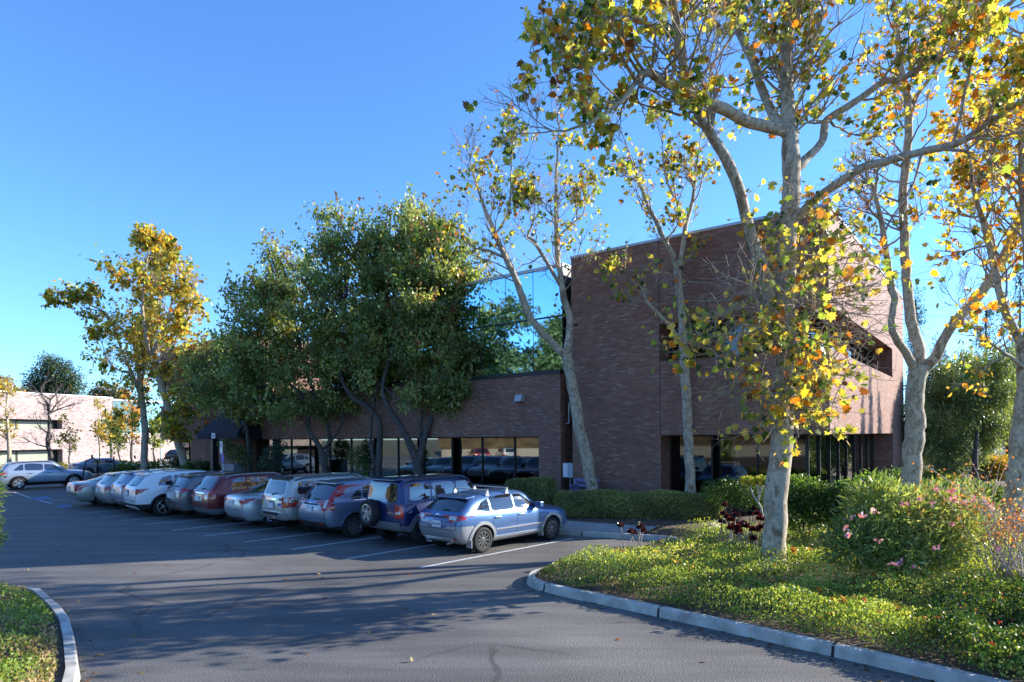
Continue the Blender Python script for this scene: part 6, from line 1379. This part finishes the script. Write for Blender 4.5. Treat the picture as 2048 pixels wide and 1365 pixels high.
# --- right background
RB = [(.10, .15, .07), (.17, .24, .10), (.27, .35, .14), (.42, .48, .20)]
def bigtree(name, label, px, Y, blobs, n, leaf, cols, ws, seed, stems, sub=8, **kw):
    b = at(px, 950, Y); b.z = .2; B = (b.x, b.y, b.z); rng = np.random.default_rng(seed); bb = []
    for q in blobs:
        c = px_blob(*q, B)
        for k in range(sub):
            d = rng.normal(size=3); d /= np.linalg.norm(d); d *= rng.uniform(.35, .95); s = rng.uniform(.25, .5)
            bb.append((c[0] + d[0] * c[3], c[1] + d[1] * c[4], c[2] + d[2] * c[5], c[3] * s, c[4] * s, c[5] * s))
    return leaf_tree(name, label, b, bb, n, leaf, cols, ws, seed, [(stem(B, *p), r) for p, r in stems], spread=kw.pop('spread', .2), twigs=kw.pop('twigs', 30), shell=.45, **kw)
YR = 33
bigtree('pepper_tree', 'broad weeping grey-green tree beyond the right brick corner', 1905, YR, [(1900, 800, YR, 75, 80), (1960, 790, YR, 60, 90), (1860, 850, YR - 1, 45, 55), (1930, 880, YR, 60, 45), (1990, 850, YR, 40, 60), (1920, 730, YR + 1, 50, 50), (1860, 780, YR, 35, 50), (1890, 900, YR - 1, 55, 40)], 52000, .24, RB, [1, 2, 2, 1], 110,
        [([(1868, 975, YR), (1875, 930, YR), (1888, 890, YR), (1900, 820, YR)], [.14, .12, .10, .05]), ([(1919, 975, YR - .5), (1918, 930, YR - .5), (1922, 860, YR)], [.13, .12, .05]), ([(1950, 975, YR - 2), (1950, 920, YR - 2), (1955, 850, YR - 1)], [.13, .12, .05])], tmpl=LEAF_L, droop=-1.2, holes=.6)
YR = 42
bigtree('pepper_tree', 'second weeping green tree at the right edge behind the yellow hedge', 2010, YR, [(2010, 760, YR, 60, 80), (2060, 800, YR, 60, 90), (2000, 860, YR, 60, 50), (2080, 720, YR, 60, 60)], 26000, .25, RB, [1, 2, 2, 1], 111, [([(2015, 960, YR), (2018, 900, YR), (2020, 800, YR)], [.2, .17, .06])], tmpl=LEAF_L, droop=-1.2)
YR = 60
for i, (px, pt, rx) in enumerate([(1832, 600, 16), (1972, 620, 34), (2040, 560, 40), (1880, 690, 25)]):
    bl = [(px + rb.uniform(-.3, .3) * rx, pt + k * 42, YR + i * 2, rx * (.35 + .13 * k), 30) for k in range(7)]
    bigtree('conifer', ['slim dark conifer just right of the brick corner', 'blue-green conifer in the gap between right-hand limbs', 'tallest blue-green conifer at the right edge', 'short conifer above the weeping tree'][i], px, YR + i * 2, bl, 6000, .26, [(.02, .05, .035), (.04, .09, .06), (.07, .13, .08)], [1, 1, 1], 112 + i,
            [([(px, 950, YR + i * 2), (px, 800, YR + i * 2), (px, pt, YR + i * 2)], [.25, .18, .04])], group='conifers beyond the right side of the building', tmpl=LEAF_L, sub=6, twigs=20)
shrub('olive-yellow feathery shrub behind the thin trunks', 1870, 960, 38, [(1868, 905, 38, 50, 36), (1900, 925, 37, 30, 25), (1840, 915, 38, 25, 30)], 8000, .13, [(.12, .14, .03), (.24, .25, .05), (.36, .33, .07)], [1, 2, 1], 118, tmpl=LEAF_L, z=.2)
shrub('golden-topped clipped hedge at the far right between the trunks', 1990, 960, 34, [(1975, 940, 34, 32, 25), (2010, 940, 34, 32, 25), (1990, 925, 34, 45, 14)], 7000, .10, [(.10, .09, .04), (.20, .17, .04), (.50, .38, .05), (.6, .45, .06)], [1, 1, 1.4, 1], 119, name='golden_hedge', cat='hedge', z=.2)
shrub('bright lime ground shrub beside the dark trunk base', 1850, 985, 28, [(1862, 960, 28, 40, 16), (1900, 968, 27, 40, 12)], 5000, .10, [(.22, .28, .04), (.36, .38, .06), (.14, .2, .04)], [1, 1, 1], 120, z=.2)
shrub('leafy green shrubs with pale pink flowers behind the oleander', 1900, 1010, 19, [(1860, 985, 19.5, 45, 22), (1930, 985, 19, 45, 24), (1975, 995, 18.5, 40, 24), (1890, 1005, 18, 45, 20)], 13000, .075, GR, [1, 2, 2, 1.2], 121)
shrub('green shrub row along the right brick wall', 1830, 975, 27, [(1800, 960, 26, 30, 20), (1840, 965, 26, 25, 16)], 3500, .10, GR, [1.5, 2, 1, .3], 122, z=.2)
# boulder-like white blocks in the planter by the glass
g = at(1735, 966, 21.6); b = thing('pale_boulder', 'pale rounded boulder beside the corner glazing', 'boulder', (g.x, g.y, soilz(g.x, g.y)))
bm = bmesh.new(); bmesh.ops.create_icosphere(bm, subdivisions=3, radius=.42)
for v in bm.verts: v.co *= 1 + .12 * math.sin(v.co.x * 9) * math.sin(v.co.y * 8 + v.co.z * 7); v.co.z *= 1.5; v.co.z += .35
me = bpy.data.meshes.new('stone'); bm.to_mesh(me); bm.free(); link('stone', me, b, [simple('pale_stone', (.5, .5, .5), .9, var=.2)])
# cypresses right of the frame: their slim shadows fall on the sunlit wall
for i, (s_, k_, h_) in enumerate([(5.6, 10, 8.4), (7.2, 9.5, 9.2), (9.4, 10, 8.6)]):
    w0 = Vector((9.58, 19.43, 0)) + TV * s_ + Vector((.972, .233, 0)) * k_; b = Vector((w0.x, w0.y, .2)); bl = [(rb.uniform(-.1, .1), rb.uniform(-.1, .1), h_ * (.12 + .115 * j), (.5 - .05 * j), (.5 - .05 * j), h_ * .11) for j in range(8)]
    leaf_tree('italian_cypress', ['narrow cypress nearest the right brick wall corner', 'narrow cypress in the middle of the three by the right wall', 'narrow cypress farthest along the right wall'][i], b, bl, 9000, .2, [(.02, .05, .02), (.05, .10, .03)], [1, 1], 130 + i, [([(0, 0, 0), (0, 0, h_ * .5), (0, 0, h_ * .9)], [.12, .08, .02])], tmpl=LEAF_L, droop=1., spread=.1)
# pine far left
b = at(110, 800, 105); b.z = 0; B = (b.x, b.y, 0)
leaf_tree('pine_tree', 'dark round-topped pine rising behind the pink building roof', b, [px_blob(x, y, 105, rx, ry, B) for x, y, rx, ry in [(85, 760, 28, 22), (112, 735, 24, 18), (135, 755, 22, 15), (75, 790, 28, 16), (110, 780, 30, 22), (150, 775, 18, 14), (120, 800, 40, 16), (95, 725, 14, 10), (62, 778, 12, 10)]], 15000, .5,
          [(.02, .05, .03), (.05, .09, .035), (.09, .12, .04), (.30, .20, .09)], [1, 1.4, 1, .5], 140, [([(0, 0, 0), (0, 0, 6), (.5, 0, 12)], [.5, .4, .15])], tmpl=LEAF_L, spread=.5, k=6)
leaf_tree('shade_tree', 'hazy brown-green tree top behind the pink building near the sycamore', at(215, 800, 98).xy.to_3d(), [px_blob(x, y, 98, rx, ry, (at(215, 800, 98).x, 98, 0)) for x, y, rx, ry in [(205, 790, 18, 14), (235, 800, 22, 16)]], 3000, .4, [(.05, .08, .03), (.2, .14, .06)], [1, 1], 141, [([(0, 0, 0), (0, 0, 7)], [.3, .1])], spread=.4)
leaf_tree('shade_tree', 'leafy treetop behind the left edge of the pink building roof', at(-10, 800, 92).xy.to_3d(), [px_blob(x, y, 92, rx, ry, (at(-10, 800, 92).x, 92, 0)) for x, y, rx, ry in [(-10, 780, 26, 26), (20, 790, 18, 16)]], 3000, .4, AUT, [1, 1, 1, 1, 1], 142, [([(0, 0, 0), (0, 0, 7)], [.3, .1])], spread=.4, mat=M['leaf'])
# trees the office windows reflect (left of the camera, outside the frame)
for i, (x_, y_, h_, w_) in enumerate([(-50, -2, 16, 4.5), (-49, 9, 15, 4), (-51, -12, 17, 5), (-50, -22, 14, 5), (-49, 17, 15.5, 4.5), (-52, -33, 18, 6), (-44, -28, 10, 4)]):
    rng = np.random.default_rng(600 + i); bl = [(rng.normal(0, w_ * .4), rng.normal(0, w_ * .4), h_ * rng.uniform(.4, .95), w_ * .45, w_ * .45, w_ * .38) for _ in range(9)]
    leaf_tree('bank_tree', 'tree on the bank across the lot, %s counted from the far end' % ['third', 'second', 'fourth', 'fifth', 'first', 'last', 'sixth'][i], (x_, y_, 2.4), bl, 8000, .5, [(.06, .09, .04), (.14, .18, .07), (.26, .28, .10)], [1, 2, 1], 600 + i, [([(0, 0, 0), (0, 0, h_ * .5), (.3, 0, h_ * .8)], [.35, .25, .1])], spread=.5, group='trees on the bank across the lot')

# vehicles at the foot of the bank (seen in the office windows)
src = {o['label']: o for o in COL.objects if o.get('category') in ('crossover', 'saloon car', 'off-roader', 'sport utility')}
L_ = list(src.values())
for i, (y_, rz_) in enumerate([(20.5, 180), (17.4, 180), (11.6, 180), (8.6, 180), (2.5, 180)]):
    o = copy_tree(L_[[4, 2, 7, 5, 3][i]]); o.location = (-40.2, y_, 0); o.rotation_euler = (0, 0, rad(rz_))
    o['label'] = 'vehicle parked under the retaining wall across the lot, %s from its far end' % ('first', 'second', 'third', 'fourth', 'fifth')[i]; o['group'] = 'vehicles across the lot under the retaining wall'

# litter blown along the kerb foot
rng = np.random.default_rng(530); pts_ = []
for pth, sg_ in ((full[:90], 1), (lkp, -1)):
    for p, q in zip(pth[:-1], pth[1:]):
        d = Vector((q[0] - p[0], q[1] - p[1])); L_k = d.length
        if L_k < 1e-6: continue
        nn = Vector((-d.y, d.x)).normalized()
        for _ in range(rng.poisson(L_k * (13 if sg_ > 0 else 7))):
            t = rng.uniform(); o_ = abs(rng.normal(0, .12)) + .02; pts_.append((p[0] + d.x * t + nn.x * o_, p[1] + d.y * t + nn.y * o_, .01))
pts_ = np.array(pts_); n = len(pts_)
o = leafcloud('leaf_litter', pts_, rng.uniform(.025, .085, n), palette(rng, n, [(.42, .26, .12), (.30, .14, .06), (.5, .42, .25), (.12, .08, .05)], [1, 1, 1, 1]), np.column_stack([rng.normal(0, 1, (n, 2)), rng.normal(0, .1, n)]), M['leaf'], LEAF_S, None, 530, updown=np.column_stack([rng.normal(0, .2, (n, 2)), np.ones(n)])); o['kind'] = 'stuff'
